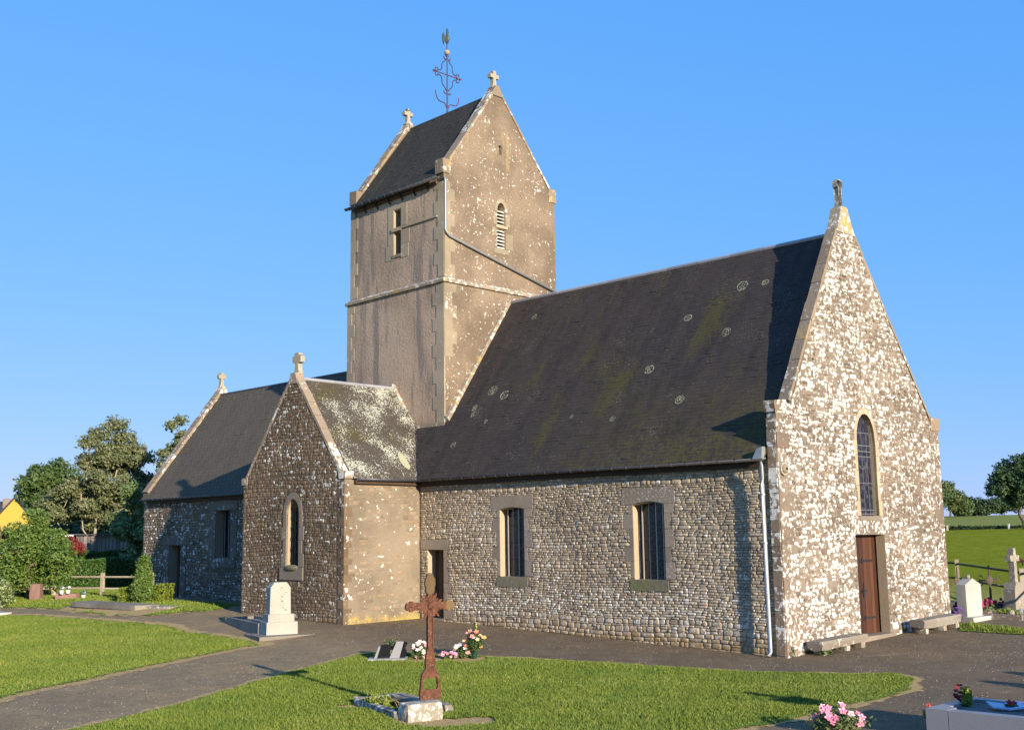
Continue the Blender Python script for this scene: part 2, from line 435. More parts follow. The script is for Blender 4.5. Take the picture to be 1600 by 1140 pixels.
M['bark'] = m_plain('pale_bark', (.26, .22, .15), .95, 0, .3, 6, bump=.5)
M['bark_dark'] = m_plain('dark_bark', (.12, .09, .06), .95, 0, .3, 6, bump=.5)
M['wood'] = m_plain('weathered_rail', (.38, .32, .22), .9, 0, .25, 5)
M['wood_dark'] = m_plain('dark_rail', (.10, .075, .05), .9, 0, .25, 5)
M['boards'] = m_plain('grey_boards', (.15, .13, .12), .9, 0, .25, 3)

CH = empty('church', 'grey stone village church with saddleback tower, slate roofs and whitewashed patchy west gable', 'church')
def part(name, mb, mats, label=None, parent=None, **k):
    return mb.build(name, mats, parent or CH, label=label, **k)
# ------------------------------------------------------------------ the ground
def axis(lo, hi, step, far):
    a = list(np.arange(lo, hi + 1e-6, step)); s = step; x = hi
    while x < far: s *= 1.12; x += s; a.append(x)
    s = step; x = lo
    while x > -far: s *= 1.12; x -= s; a.insert(0, x)
    return np.array(a)
AX = axis(-40, 32, .5, 2500); AY = axis(-34, 34, .5, 2500)
def sheet(name, xs, ys, dz, mat, keep=None, kind='structure', label=None):
    X, Y = np.meshgrid(xs, ys, indexing='ij')
    Z = G(X, Y) + dz
    V = np.stack([X, Y, Z], -1).reshape(-1, 3)
    i, j = np.meshgrid(np.arange(len(xs) - 1), np.arange(len(ys) - 1), indexing='ij')
    a = (i * len(ys) + j).ravel()
    Fc = np.stack([a, a + len(ys), a + len(ys) + 1, a + 1], 1)
    if keep is not None:
        cx = (V[Fc[:, 0], 0] + V[Fc[:, 2], 0]) / 2; cy = (V[Fc[:, 0], 1] + V[Fc[:, 2], 1]) / 2
        Fc = Fc[keep(cx, cy)]
        used = np.unique(Fc); mp = np.zeros(len(V), int); mp[used] = np.arange(len(used)); V = V[used]; Fc = mp[Fc]
    return raw(name, V, Fc, mat, smooth=True, kind=kind, label=label)
sheet('ground', AX, AY, -.03, M['pasture'])
ax = AX[(AX > -30) & (AX < 31)]; ay = AY[(AY > -33) & (AY < 14.1)]
sheet('asphalt_path', ax, ay, 0, M['asphalt'], keep=lambda x, y: (x > -16) | (y < -3.2))

def pdist(poly, X, Y):                 # signed distance, positive inside
    P = np.array(poly, float); n = len(P)
    d = np.full(X.shape, 1e9); ins = np.zeros(X.shape, bool)
    for i in range(n):
        a = P[i]; b = P[(i + 1) % n]; e = b - a
        t = np.clip(((X - a[0]) * e[0] + (Y - a[1]) * e[1]) / (e @ e), 0, 1)
        d = np.minimum(d, np.hypot(X - a[0] - t * e[0], Y - a[1] - t * e[1]))
        c = ((a[1] > Y) != (b[1] > Y)) & (X < (b[0] - a[0]) * (Y - a[1]) / (b[1] - a[1] + 1e-12) + a[0])
        ins ^= c
    return np.where(ins, d, -d)
def wob(X, Y, s=1.0):                  # cheap smooth noise
    return (np.sin(3.1 * X + 1.7 * Y + 1) + np.sin(-2.3 * X + 4.1 * Y + 2) + np.sin(7.7 * X + 3.3 * Y) * .6 + np.sin(5.1 * X - 9.3 * Y + 4) * .6 + np.sin(17 * X + 13 * Y) * .35 + np.sin(-15 * X + 21 * Y) * .35) / 3.9 * s

LAWN_A = [(-19, -9), (-18.5, -7.2), (-15.15, -6.26), (-13.79, -5.82), (-11.23, -5.73), (-7.9, -5.61), (-5.17, -5.38), (-3.6, -5.75), (-.14, -5.87), (1.04, -6.19), (.97, -6.76), (1.9, -8.62), (3.01, -10.76), (4.07, -12.61), (4.4, -13.36), (5.04, -14.19), (5.72, -15.08), (7, -17.5), (-8, -17.5)]
LAWN_B = [(9.6, -16.5), (9.0, -14.71), (8.45, -13.43), (7.97, -12.31), (6.88, -10.5), (5.84, -8.7), (4.74, -6.37), (4.61, -5.87), (4.81, -5.3), (7.5, -4.49), (9.44, -3.79), (11.56, -3.01), (13.33, -2.43), (14.74, -1.69), (15.38, -1.09), (16.01, -1.57), (16.58, -3.14), (16.65, -4.05), (16.6, -5.38), (16.61, -6.18), (16.64, -7.04), (16.53, -7.7), (16.44, -8.41), (16.39, -9.43), (16.2, -12), (15.5, -16.5)]
LAWN_C = [(-26, -3.4), (-20.15, -5.74), (-18.05, -5.13), (-15.24, -4.88), (-13.34, -4.79), (-9.87, -5.07), (-7.47, -4.55), (-6.3, -3.3), (-7.6, -1.2), (-13.6, -1.2), (-14.2, .0), (-17.3, .2), (-17.5, 8), (-26, 12)]
LAWN_D = [(12.95, 7.9), (13.3, 7.85), (14.82, 7.36), (17, 6.6), (17, 5.2), (15.27, 6.08), (13.62, 6.25)]
GRAVEL = [(-14.25, -4.73), (-14.45, -4.06), (-10.56, -2.97), (-7.01, -3.5), (-7.34, -4.63), (-9.74, -5.14)]
def lawn(poly, step, dry, bare=()):
    P = np.array(poly)
    xs = np.arange(P[:, 0].min() - .5, P[:, 0].max() + .5, step); ys = np.arange(P[:, 1].min() - .5, P[:, 1].max() + .5, step)
    X, Y = np.meshgrid(xs, ys, indexing='ij')
    def inside(x, y):
        d = pdist(poly, x, y) + wob(x, y, .10) + wob(x * 2.3 + 1, y * 2.3, .05)
        for cx, cy, r in bare: d = np.minimum(d, np.hypot((x - cx), (y - cy)) - r + wob(x, y, .12))
        return d > 0
    if dry:
        sheet('dry_soil_edge', xs, ys, .006, M['dry'], keep=lambda x, y: (pdist(poly, x, y) + wob(y, x, .12) > -dry))
    sheet('lawn', xs, ys, .018, M['turf'], keep=inside)
    return inside
BARE = [(12.75, -10.75, .42), (12.4, -10.9, .35), (13.0, -10.3, .35), (5.9, -6.0, .42), (6.7, -5.6, .42), (7.4, -5.1, .42), (10.5, -10.7, .25), (11.9, -10.5, .3)]
inA = lawn(LAWN_A, .10, .30)
inB = lawn(LAWN_B, .08, .15, BARE)
inC = lawn(LAWN_C, .14, .1, [(-13.2, -4.0, .9), (-12, -4.0, .9), (-10.8, -4, .9), (-9.6, -4.1, .9), (-8.5, -4.1, .8)])
inD = lawn(LAWN_D, .10, 0)
xs = np.arange(-15, -6.5, .15); ys = np.arange(-5.6, -2.6, .15)
sheet('gravel_bed', xs, ys, .012, M['dry'], keep=lambda x, y: pdist(GRAVEL, x, y) + wob(x, y, .15) > 0)

def grass(name, poly, inside, dens, h, wd, label):
    P = np.array(poly); lo = P.min(0); hi = P.max(0)
    N = int((hi - lo).prod() * dens)
    x = RNG.uniform(lo[0], hi[0], N); y = RNG.uniform(lo[1], hi[1], N)
    # keep what the neighbourhood of the picture can see
    v = np.stack([x - CAMPOS.x, y - CAMPOS.y], 1); zf = v @ np.array([cos(YAW), sin(YAW)]); xr = v @ np.array([sin(YAW), -cos(YAW)])
    k = inside(x, y) & (np.abs(xr) < zf * .52 + 1) & (zf > 13)
    x = x[k]; y = y[k]; N = len(x)
    d = np.minimum(1, np.maximum(.35, pdist(poly, x, y) * 4))
    clump = .72 + .5 * (wob(x * .8, y * .8) * .5 + .5) + .25 * wob(x * 3, y * 3)
    H = h * RNG.uniform(.6, 1.35, N) * clump * d * (1 + .9 * ss(.45, .75, wob(x * 4.3 + 2, y * 4.3)))
    a = RNG.uniform(0, 2 * pi, N); lean = RNG.uniform(.1, .75, N) * H; la = RNG.uniform(0, 2 * pi, N)
    z = G(x, y) + .014
    W = wd * RNG.uniform(.6, 1.4, N)
    V = np.zeros((N, 3, 3))
    V[:, 0] = np.stack([x - np.cos(a) * W, y - np.sin(a) * W, z], 1)
    V[:, 1] = np.stack([x + np.cos(a) * W, y + np.sin(a) * W, z], 1)
    V[:, 2] = np.stack([x + np.cos(la) * lean, y + np.sin(la) * lean, z + H], 1)
    r = np.clip(RNG.beta(2, 2.6, N) + .18 * wob(x * .5, y * .5 + 3), 0, 1)
    o = raw(name, V.reshape(-1, 3), np.arange(3 * N).reshape(-1, 3), M['blade'], r=np.repeat(r, 3), w=np.repeat(r, 3), kind='stuff')
    tag(o, label, 'grass')
    return N
nb = grass('grass', LAWN_A, inA, 1700, .040, .010, 'short mown grass of the lawn left of the path')
nb += grass('grass', LAWN_B, inB, 2600, .042, .0075, 'short mown grass of the lawn around the rusty cross')
nb += grass('grass', LAWN_C, inC, 500, .06, .018, 'grass strip in front of the far hedge and rail fence')
nb += grass('grass', LAWN_D, inD, 1100, .07, .013, 'narrow grass verge beside the right hand bench')
print('blades', nb)

def gravel(name, n, lo, hi, size, label):
    x = RNG.uniform(lo[0], hi[0], n); y = RNG.uniform(lo[1], hi[1], n)
    k = ~(inA(x, y) | inB(x, y) | inC(x, y) | inD(x, y)) & (wob(x * .7, y * .7) + RNG.normal(0, .5, n) > .15) & ((y < -.1) | (x > 12.8)) & ~((x > -5) & (x < .2) & (y > -2.9))
    x, y = x[k], y[k]; n = len(x); s = size * RNG.uniform(.4, 1.3, n); a = RNG.uniform(0, 6.28, n); z = G(x, y) + .004
    V = np.zeros((n, 5, 3))
    for i in range(4):
        q = a + i * pi / 2; f = RNG.uniform(.7, 1.2, n)
        V[:, i] = np.stack([x + np.cos(q) * s * f, y + np.sin(q) * s * f, z], 1)
    V[:, 4] = np.stack([x, y, z + s * .8], 1)
    b = (np.arange(n) * 5)[:, None, None]
    Fc = (np.array([(0, 1, 4), (1, 2, 4), (2, 3, 4), (3, 0, 4)])[None] + b).reshape(-1, 3); r = RNG.random(n)
    tag(raw(name, V.reshape(-1, 3), Fc, M['pebble'], r=np.repeat(r, 5), w=np.repeat(r, 5), kind='stuff'), label, 'gravel')
M['pebble'] = m_plain('loose_pebbles', (.27, .235, .19), .95, 0, .4, 30)
gravel('loose_gravel', 60000, (-8, -17), (21, 9), .011, 'loose pale gravel scattered over the worn path')
# ------------------------------------------------------------------ walls
AF, AT, ATR = -0.0413, -0.0299, 0.0203
FS = Fr(0, .06, 0)                               # nave and chancel south wall
FF = Fr(12.35, .04, pi / 2 + AF)                 # west front
TRC = (.013, -2.828)
FTS = Fr(TRC[0], TRC[1], ATR)                    # transept gable
FTW = Fr(TRC[0], TRC[1], pi / 2 + ATR)           # transept west side
FWS = Fr(-.096, 1.159, AT)                       # tower south
FWW = Fr(-.096, 1.159, pi / 2 + AT)              # tower west

def arch(u0, u1, z0, zs, za, n=5):               # pointed opening, counter-clockwise from lower left
    um = (u0 + u1) / 2
    pr = []
    for i in range(1, n + 1):
        t = i / n; pr.append((u1 + (um - u1) * (1 - cos(t * pi / 2)) , zs + (za - zs) * sin(t * pi / 2)))
    right = [(u1, zs)] + pr
    left = [(2 * um - a, b) for a, b in right[:-1]][::-1]
    return [(u0, z0), (u1, z0)] + right + left
def flat(u0, u1, z0, z1, seg=0):                 # rectangle, optionally with a low segmental head
    if not seg: return [(u0, z0), (u1, z0), (u1, z1), (u0, z1)]
    um = (u0 + u1) / 2
    return [(u0, z0), (u1, z0), (u1, z1)] + [(u1 + (u0 - u1) * t, z1 + seg * sin(pi * t)) for t in (.25, .5, .75)] + [(u0, z1)]

def wall(name, fr, outer, holes, mats, depth=.5, hd=.45, back=False, sides=(), label=None, grid=False):
    """outer polygon with holes, the reveals of the holes (material 1), chosen outer edges given thickness"""
    mb = MB()
    pts = list(outer)
    for h in holes: pts += h
    if grid:                                      # all rectangles: plain grid without the holes
        gu = sorted({p[0] for p in pts}); gz = sorted({p[1] for p in pts}); tri = []; pts = [(a, b) for a in gu for b in gz]; nz_ = len(gz)
        for i in range(len(gu) - 1):
            for j in range(nz_ - 1):
                cu, cz_ = (gu[i] + gu[i + 1]) / 2, (gz[j] + gz[j + 1]) / 2
                if any(h[0][0] < cu < h[1][0] and h[0][1] < cz_ < h[2][1] for h in holes): continue
                q = i * nz_ + j; tri += [(q, q + nz_, q + nz_ + 1), (q, q + nz_ + 1, q + 1)]
    else: tri = tessellate_polygon([[Vector((a, b, 0)) for a, b in outer]] + [[Vector((a, b, 0)) for a, b in h] for h in holes])
    fs = []
    for a, b, c in tri:
        A = (pts[b][0] - pts[a][0]) * (pts[c][1] - pts[a][1]) - (pts[c][0] - pts[a][0]) * (pts[b][1] - pts[a][1])
        fs.append((a, b, c) if A > 0 else (a, c, b))
    mb.add([fr.P(a, b, 0) for a, b in pts], fs, 0, .5, .3)
    if back: mb.add([fr.P(a, b, -depth) for a, b in pts], [f[::-1] for f in fs], 0, .5, .3)
    n = len(outer)
    for i in (range(n) if sides == 'all' else sides):
        a, b = outer[i], outer[(i + 1) % n]
        mb.add([fr.P(*a, 0), fr.P(*a, -depth), fr.P(*b, -depth), fr.P(*b, 0)], [(0, 1, 2, 3)], 0, .5, .3)
    for h in holes:
        m = len(h)
        for i in range(m):
            a, b = h[i], h[(i + 1) % m]
            mb.add([fr.P(*a, 0), fr.P(*b, 0), fr.P(*b, -hd), fr.P(*a, -hd)], [(0, 1, 2, 3)], 1, .5, .3)
    return part(name, mb, mats, label)

STONES = []                                      # every facing stone: (score, wall, outline, frame, depth, rnd, wht, material)
def clip_poly(poly, a, b):                       # keep left side of a->b
    out = []; n = len(poly)
    def s(p): return (b[0] - a[0]) * (p[1] - a[1]) - (b[1] - a[1]) * (p[0] - a[0])
    for i in range(n):
        p, q = poly[i], poly[(i + 1) % n]; sp, sq = s(p), s(q)
        if sp >= 0: out.append(p)
        if sp * sq < 0:
            t = sp / (sp - sq); out.append((p[0] + (q[0] - p[0]) * t, p[1] + (q[1] - p[1]) * t))
    return out
def stones(wallobj, fr, outer, blocks, hr, wr, mat, gap=.012, depth=(.008, .028), skip=0.0, whf=None, z0=None, z1=None, wav=.02, rnd_=(.25, .6), vj=0):
    """courses of rubble over a convex outline; blocks = rectangles left free"""
    us = [p[0] for p in outer]; zs = [p[1] for p in outer]
    z = min(zs) if z0 is None else z0; top = max(zs) if z1 is None else z1
    n = len(outer); ph = random.random() * 9
    while z < top - .04:
        h = random.uniform(*hr(z)) if callable(hr) else random.uniform(*hr)
        zc = z + h / 2
        wrr = wr(z) if callable(wr) else wr
        iv = [(min(us), max(us))]
        for (a, b, c, d) in blocks:
            if c < z + h - .02 and d > z + .02:
                nv = []
                for p, q in iv:
                    if b <= p or a >= q: nv.append((p, q)); continue
                    if a > p: nv.append((p, a))
                    if b < q: nv.append((b, q))
                iv = nv
        for p, q in iv:
            u = p
            while u < q - .03:
                w = random.uniform(*wrr)
                if random.random() < .12: w *= 1.5
                if q - u - w < wrr[0] * .6: w = q - u
                w = min(w, q - u)
                if random.random() >= skip and w > .04:
                    sub = 2 if (h > .13 and random.random() < .3) else 1
                    for k in range(sub):
                        hh = h / sub
                        cu, cz = u + w / 2, z + hh * (k + .5) + random.uniform(-vj, vj) * h + wav * sin(u * 1.1 + ph + z)
                        a_, b_ = w / 2 - gap / 2, hh / 2 - gap / 2
                        if a_ < .01 or b_ < .01: continue
                        c_ = min(a_, b_) * random.uniform(*rnd_); J = lambda: random.uniform(-.12, .12) * min(a_, b_)
                        pl = [(cu - a_ + c_ + J(), cz - b_ + J()), (cu + a_ - c_ + J(), cz - b_ + J()), (cu + a_ + J(), cz - b_ + c_ + J()), (cu + a_ + J(), cz + b_ - c_ + J()),
                              (cu + a_ - c_ + J(), cz + b_ + J()), (cu - a_ + c_ + J(), cz + b_ + J()), (cu - a_ + J(), cz + b_ - c_ + J()), (cu - a_ + J(), cz - b_ + c_ + J())]
                        for i in range(n):
                            e0, e1 = outer[i], outer[(i + 1) % n]
                            pl = clip_poly(pl, e0, e1)
                            if len(pl) < 3: break
                        if len(pl) < 4: continue
                        wh = random.random() if whf is None else whf(cu, cz)
                        P = fr.P(cu, cz); dv = P - CAMPOS
                        sc = (2 * a_) * (2 * b_) * max(.05, -dv.normalized().dot(fr.n)) / dv.length_squared
                        STONES.append((sc, wallobj, pl, fr, random.uniform(*depth), random.random(), wh, mat))
                u += w
        z += h
def stone_geo(mb, pl, fr, d, r, w):
    n = len(pl); cu = sum(p[0] for p in pl) / n; cz = sum(p[1] for p in pl) / n
    k = random.uniform(.62, .78)
    vs = [fr.P(p[0], p[1], -.006) for p in pl] + [fr.P(cu + (p[0] - cu) * .95, cz + (p[1] - cz) * .95, d * .65) for p in pl] + \
         [fr.P(cu + (p[0] - cu) * k, cz + (p[1] - cz) * k, d + random.uniform(-.003, .003)) for p in pl]
    fs = []
    for i in range(n):
        j = (i + 1) % n
        fs += [(i, j, j + n, i + n), (i + n, j + n, j + 2 * n, i + 2 * n)]
    fs.append(tuple(range(2 * n, 3 * n)))
    mb.add(vs, fs, 0, r, w)
def emit_stones():
    order = sorted(STONES, key=lambda s: -s[0])
    for s in order[:300]:
        mb = MB(); stone_geo(mb, s[2], s[3], s[4], s[5], s[6])
        mb.build('stone', s[7], s[1], smooth=True)
    rest = {}
    for s in order[300:]:
        mb = rest.setdefault((s[1].name, s[7].name), (MB(), s[1], s[7]))[0]
        stone_geo(mb, s[2], s[3], s[4], s[5], s[6])
    for mb, w_, m_ in rest.values(): mb.build('small_stones', m_, w_, smooth=True, kind='stuff')
    print('stones', len(order))

def blocks_obj(name, fr, rects, mat, parent, w0=-.05, w1=.012, jit=.006, label=None, wh=None):
    for (a, b, c, d) in rects:
        mb = MB(); mb.fbox(fr, a + .004, b - .004, c + .004, d - .004, w0, w1 + random.uniform(-.003, .004), jit=jit, w=None if wh is None else random.uniform(*wh))
        o = mb.build(name, mat, parent, label=label)

# --- nave south wall
NH = [flat(3.38, 4.33, 1.64, 3.48, .05), flat(8.11, 9.08, 1.64, 3.47, .07), flat(.33, 1.03, .30, 2.37)]
nave_outer = [(-.05, -.3), (12.1, -.3), (12.1, 4.46), (-.05, 4.46)]
w_nave = wall('nave_wall', FS, nave_outer, NH, [M['rubble_mortar'], M['warmstone']])
nb_ = [(3.0, 4.66, 3.50, 3.88), (7.75, 9.42, 3.50, 3.92), (.02, 1.24, 2.38, 2.68), (3.24, 4.44, 1.36, 1.64), (7.98, 9.16, 1.36, 1.64),
       (3.38, 4.33, 1.6, 3.6), (8.11, 9.08, 1.6, 3.6), (.33, 1.03, -.3, 2.4)]
JB = []
for (a, b) in ((3.38, 4.33), (8.11, 9.08)):
    z = 1.66
    k = 0
    for h in (.42, .36, .44, .38, .24):
        wl = (.14, .30)[k % 2] + random.uniform(-.03, .03); wr_ = (.30, .15)[k % 2] + random.uniform(-.03, .05)
        JB += [(a - wl, a, z, z + h), (b, b + wr_, z, z + h)]
        z += h; k += 1
DJ = []
z = .38
for h in (.4, .35, .3, .42, .3, .22):
    DJ += [(1.03, 1.03 + random.uniform(.15, .34), z, z + h)]
    z += h
lin = [(3.0, 4.66, 3.50, 3.88), (7.75, 9.42, 3.50, 3.92), (.02, 1.24, 2.38, 2.68)]
def wh_nave(u, z): return min(1, max(0, random.gauss(.42 + .34 * (z < 1.5) * (1 - abs(z - .95) / .9), .2)))
stones(w_nave, FS, [(.02, .0), (12.1, -.02), (12.1, 4.4), (.02, 4.4)], nb_ + JB + DJ,
       lambda z: (.09, .15) if z < .75 and random.random() < .5 else ((.042, .078) if random.random() < .88 else (.09, .13)), lambda z: (.09, .32) if z < .75 else (.07, .29), M['rubble'], gap=.011, whf=wh_nave, depth=(.006, .028), rnd_=(.15, .7), wav=.03, vj=.06)
blocks_obj('jamb_stone', FS, JB, M['dressed'], w_nave, w1=.014)
blocks_obj('jamb_stone', FS, DJ, M['dressed'], w_nave, w1=.014)
for q_, (a, b, c, d) in enumerate(lin):
    mb = MB()
    if q_ < 2:
        ua, ub = (3.38, 4.33) if q_ == 0 else (8.11, 9.08)
        sg = (.05, .07)[q_]
        pol = [(a, c)] + [(ua - .02, c)] + [(ua + (ub - ua) * t, c + sg * sin(pi * t)) for t in (.0, .2, .4, .6, .8, 1)] + [(ub + .02, c), (b, c), (b, d - .02), (b - .03, d), (a + .04, d - .01)]
        mb.prism(FS, pol, -.3, .022)
    else: mb.fbox(FS, a, b, c, d, -.25, .022, jit=.01)
    part('lintel', mb, M['dressed'], parent=w_nave)
for (a, b) in ((3.24, 4.44), (7.98, 9.16)):
    mb = MB(); mb.hexa([FS.P(a, 1.37, .03), FS.P(b, 1.37, .03), FS.P(b, 1.37, -.3), FS.P(a, 1.37, -.3), FS.P(a, 1.62, .03), FS.P(b, 1.62, .03), FS.P(b, 1.66, -.3), FS.P(a, 1.66, -.3)])
    part('sill', mb, M['mossy_sill'], parent=w_nave)

def bar_window(name, fr, u0, u1, z0, z1, rec, nbar, label=None, cross=()):
    mb = MB(); mb.fbox(fr, u0 - .05, u1 + .05, z0 - .05, z1 + .12, -rec - .03, -rec)
    o = part(name, mb, M['glass'], label)
    for i in range(nbar):
        u = u0 + (u1 - u0) * (i + .75) / (nbar + .5)
        mb = MB(); mb.fbox(fr, u - .014, u + .014, z0, z1 + .1, -rec + .12, -rec + .148)
        mb.build('window_bar', M['barmetal'], o)
    for z in cross:
        mb = MB(); mb.fbox(fr, u0, u1, z - .012, z + .012, -rec + .10, -rec + .118)
        mb.build('crossbar', M['iron'], o)
    for i in range(1, 4):                         # leading
        z = z0 + (z1 - z0) * i / 4
        mb = MB(); mb.fbox(fr, u0, u1, z - .008, z + .008, -rec, -rec + .012); mb.build('leading', M['iron'], o)
    return o
n = NT('old_window_glass', .12, .5)
c = n.ramp(n.noise(9, 3), [(.35, (.006, .007, .008)), (.65, (.02, .022, .024))]); n.col(c); n.bump(n.noise(14, 2), .4, .02)
M['glass'] = n.mat
bar_window('nave_window', FS, 3.38, 4.33, 1.64, 3.50, .30, 4)
bar_window('nave_window', FS, 8.11, 9.08, 1.64, 3.50, .30, 4)
M['oak'] = m_plain('dark_oak_plank', (.055, .035, .022), .7, 0, .3, 4)
mb = MB(); mb.fbox(FS, .30, 1.06, .30, .385, -.4, .03); part('threshold', mb, M['dressed'])
sdr = empty('side_door', None, None); sdr.parent = CH
for i in range(5):
    mb = MB(); a = .33 + .14 * i; mb.fbox(FS, a + .003, a + .137, .385, 2.37, -.36, -.31); mb.build('plank', M['oak'], sdr)

# --- west front
gab_l, gab_r = [(.62, 5.70), (3.2, 10.38)], [(3.96, 10.38), (7.56, 5.68)]
ff_outer = [(-.06, -.3), (7.93, -.1), (7.99, 5.66), (7.56, 5.66), (3.98, 10.38), (3.67, 11.0), (3.43, 11.0), (3.18, 10.38), (.62, 5.72), (-.02, 5.72)]
door_h = flat(3.21, 4.64, .10, 2.67)
win_h = arch(3.51, 4.42, 3.13, 5.02, 5.70)
w_front = wall('west_gable_wall', FF, ff_outer, [door_h, win_h], [M['west_mortar'], M['warmstone']], depth=.25, hd=.245, back=True, sides='all')
ff_blocks = [(3.2, 4.65, -.3, 2.69), (2.98, 4.85, 2.69, 3.13), (3.42, 4.52, 3.1, 5.3), (3.6, 4.4, 5.3, 5.75)]
QF = []
z = .0; k = 0
while z < 5.1:
    h = random.uniform(.3, .42); w = (.28, .5)[k % 2] + random.uniform(-.04, .06)
    QF.append((-.06, -.06 + w, z, z + h)); QF.append((7.95 - (.5, .26)[k % 2], 7.97, z + .1, z + .1 + h)); z += h; k += 1
hull = [(-.06, -.05), (7.95, .15), (7.97, 5.66), (7.56, 5.66), (3.96, 10.38), (3.2, 10.38), (.62, 5.72), (-.03, 5.72)]
lower = [(-.06, -.02), (7.95, .24), (7.97, 5.66), (-.05, 5.7)]
upper = [(.64, 5.68), (7.54, 5.68), (3.92, 10.42), (3.24, 10.42)]
def wh_w(u, z): return min(1, max(0, random.gauss(.60 if u < 3.2 else .52, .25)))
stones(w_front, FF, lower, ff_blocks + QF, (.07, .16), (.08, .22), M['west'], gap=.018, skip=.10, whf=wh_w, depth=(.008, .030), wav=.05, rnd_=(.45, 1.0), vj=.22, z1=5.68)
stones(w_front, FF, upper, [], (.07, .16), (.08, .22), M['west'], gap=.018, skip=.10, whf=wh_w, depth=(.008, .030), wav=.05, rnd_=(.45, 1.0), vj=.22, z0=5.70)
blocks_obj('quoin', FF, QF, M['west'], w_front, w0=-.05, w1=.016, jit=.008, wh=(.2, .55))
# return of the gable wall towards the nave
FR = Fr(FF.P(-.06, 0, -.25).x, FF.P(-.06, 0, -.25).y, AF)     # faces south
z = .05
while z < 5.2:
    h = random.uniform(.2, .36); mb = MB(); mb.fbox(FR, .01, .238, z, z + h - .012, -.05, .014, jit=.008, w=random.uniform(.2, .8)); mb.build('quoin', M['return'], w_front); z += h
# stones over the door, kneelers, apex and coping
mb = MB(); u = 2.98
for wd in (.3, .26, .34, .28, .36, .33):
    mb = MB(); mb.fbox(FF, u + .006, u + wd - .006, 2.70, 3.11, -.05, .016, jit=.01, w=random.uniform(.25, .7)); mb.build('lintel_stone', M['west'], w_front); u += wd
mb = MB(); mb.fbox(FF, 3.44, 4.50, 3.02, 3.13, -.3, .03); part('sill', mb, M['dressed'], parent=w_front)
for (a, b, s_) in ((-.11, .40, 1), (7.55, 8.07, -1)):
    mb = MB(); mb.prism(FF, [(a, 5.68), (a + .05, 5.50), (b, 5.48), (b, 5.80), (a + .03, 5.76)] if s_ > 0 else [(b, 5.80), (a, 5.84), (a, 5.46), (b - .02, 5.46), (b, 5.62)][::1], -.28, .025)
    part('kneeler', mb, M['return'], parent=w_front)
def coping(fr, a, b, nseg, w0, w1, th, mat, parent, jit=.008):
    a = Vector(a); b = Vector(b); d = (b - a); L = d.length; d.normalize(); nn = Vector((-d.y, d.x))
    if nn.y < 0: nn = -nn
    s = 0
    for i in range(nseg):
        p = a + d * (L * i / nseg + .006); q = a + d * (L * (i + 1) / nseg - .006)
        j = random.uniform(-jit, jit)
        pl = [p - nn * .03, q - nn * .03, q + nn * (th + j), p + nn * (th + j)]
        if d.x < 0: pl = pl[::-1]
        mb = MB(); mb.prism(fr, [tuple(x) for x in pl], w0 + random.uniform(-jit, jit), w1 + random.uniform(-jit, jit)); mb.build('coping_stone', mat, parent)
coping(FF, (.56, 5.78), (3.17, 10.40), 9, -.272, .012, .05, M['coping_dull'], w_front)
coping(FF, (3.99, 10.40), (7.60, 5.74), 9, -.272, .012, .04, M['coping_dull'], w_front)
mb = MB(); mb.prism(FF, [(3.13, 10.33), (4.02, 10.33), (3.70, 11.04), (3.42, 11.04)], -.275, .03); part('apex_stone', mb, M['apex'], parent=w_front)
# arch stones
def arch_ring(fr, u0, u1, z0, zs, za, th, mat, parent, w1=.02, w0=-.05, n=5):
    um = (u0 + u1) / 2
    A = arch(u0, u1, z0, zs, za, n)[2:]           # from right spring over the apex to left spring
    B = arch(u0 - th, u1 + th, z0, zs, za + th * 1.25, n)[2:]
    for i in range(len(A) - 1):
        mb = MB(); e = .04
        q = [A[i], B[i], B[i + 1], A[i + 1]]
        mb.prism(fr, q, w0, w1 + random.uniform(-.003, .003)); mb.build('arch_stone', mat, parent)
    h = zs - z0; k = max(2, int(h / .33))
    for s_ in (0, 1):
        for i in range(k):
            t = th * (1.0 if i % 2 else 1.5)
            a, b = (u0 - t, u0) if s_ == 0 else (u1, u1 + t)
            mb = MB(); mb.fbox(fr, a, b, z0 + h * i / k + .004, z0 + h * (i + 1) / k - .004, w0, w1 + random.uniform(-.003, .003)); mb.build('jamb_stone', mat, parent)
arch_ring(FF, 3.51, 4.42, 3.13, 5.02, 5.70, .12, M['warmstone'], w_front)
n = NT('leaded_glass', .4, .25)
c = n.ramp(n.attr('rnd'), [(.1, (.012, .014, .022)), (.5, (.030, .034, .05)), (.8, (.055, .055, .07)), (1, (.03, .015, .03))]); n.col(c)
M['leaded'] = n.mat
M['came'] = m_plain('pale_lead_came', (.15, .15, .16), .6, .1)
win = empty('leaded_window', None, None); win.parent = CH
A = arch(3.51, 4.42, 3.13, 5.02, 5.70)
mb = MB(); mb.prism(FF, A, -.15, -.135, r=.3); mb.build('glazing', M['leaded'], win)
cols = 8; rows = 24; k = 0
big_panes = MB(); cames = MB()
for j in range(rows):
    z0 = 3.15 + j * .105; z1 = z0 + .095
    for i in range(cols):
        u0 = 3.52 + i * .112 + (.056 if j % 2 else 0); u1 = u0 + .10
        um = (u0 + u1) / 2
        lim = .455 * math.sqrt(max(0, 1 - max(0, z1 - 5.02) ** 2 / .68 ** 2)) if z1 > 5.02 else .455
        if abs(um - 3.965) > lim - .06: continue
        big_panes.fbox(FF, u0, u1, z0, z1, -.134, -.128 + random.uniform(-.002, .002))
big_panes.build('glass_panes', M['leaded'], win, kind='stuff')
def strip(mb, fr, p, q, t, w0, w1):
    p = Vector(p); q = Vector(q); d = (q - p).normalized(); nn = Vector((-d.y, d.x)) * t / 2
    mb.prism(fr, [tuple(p - nn), tuple(q - nn), tuple(q + nn), tuple(p + nn)], w0, w1)
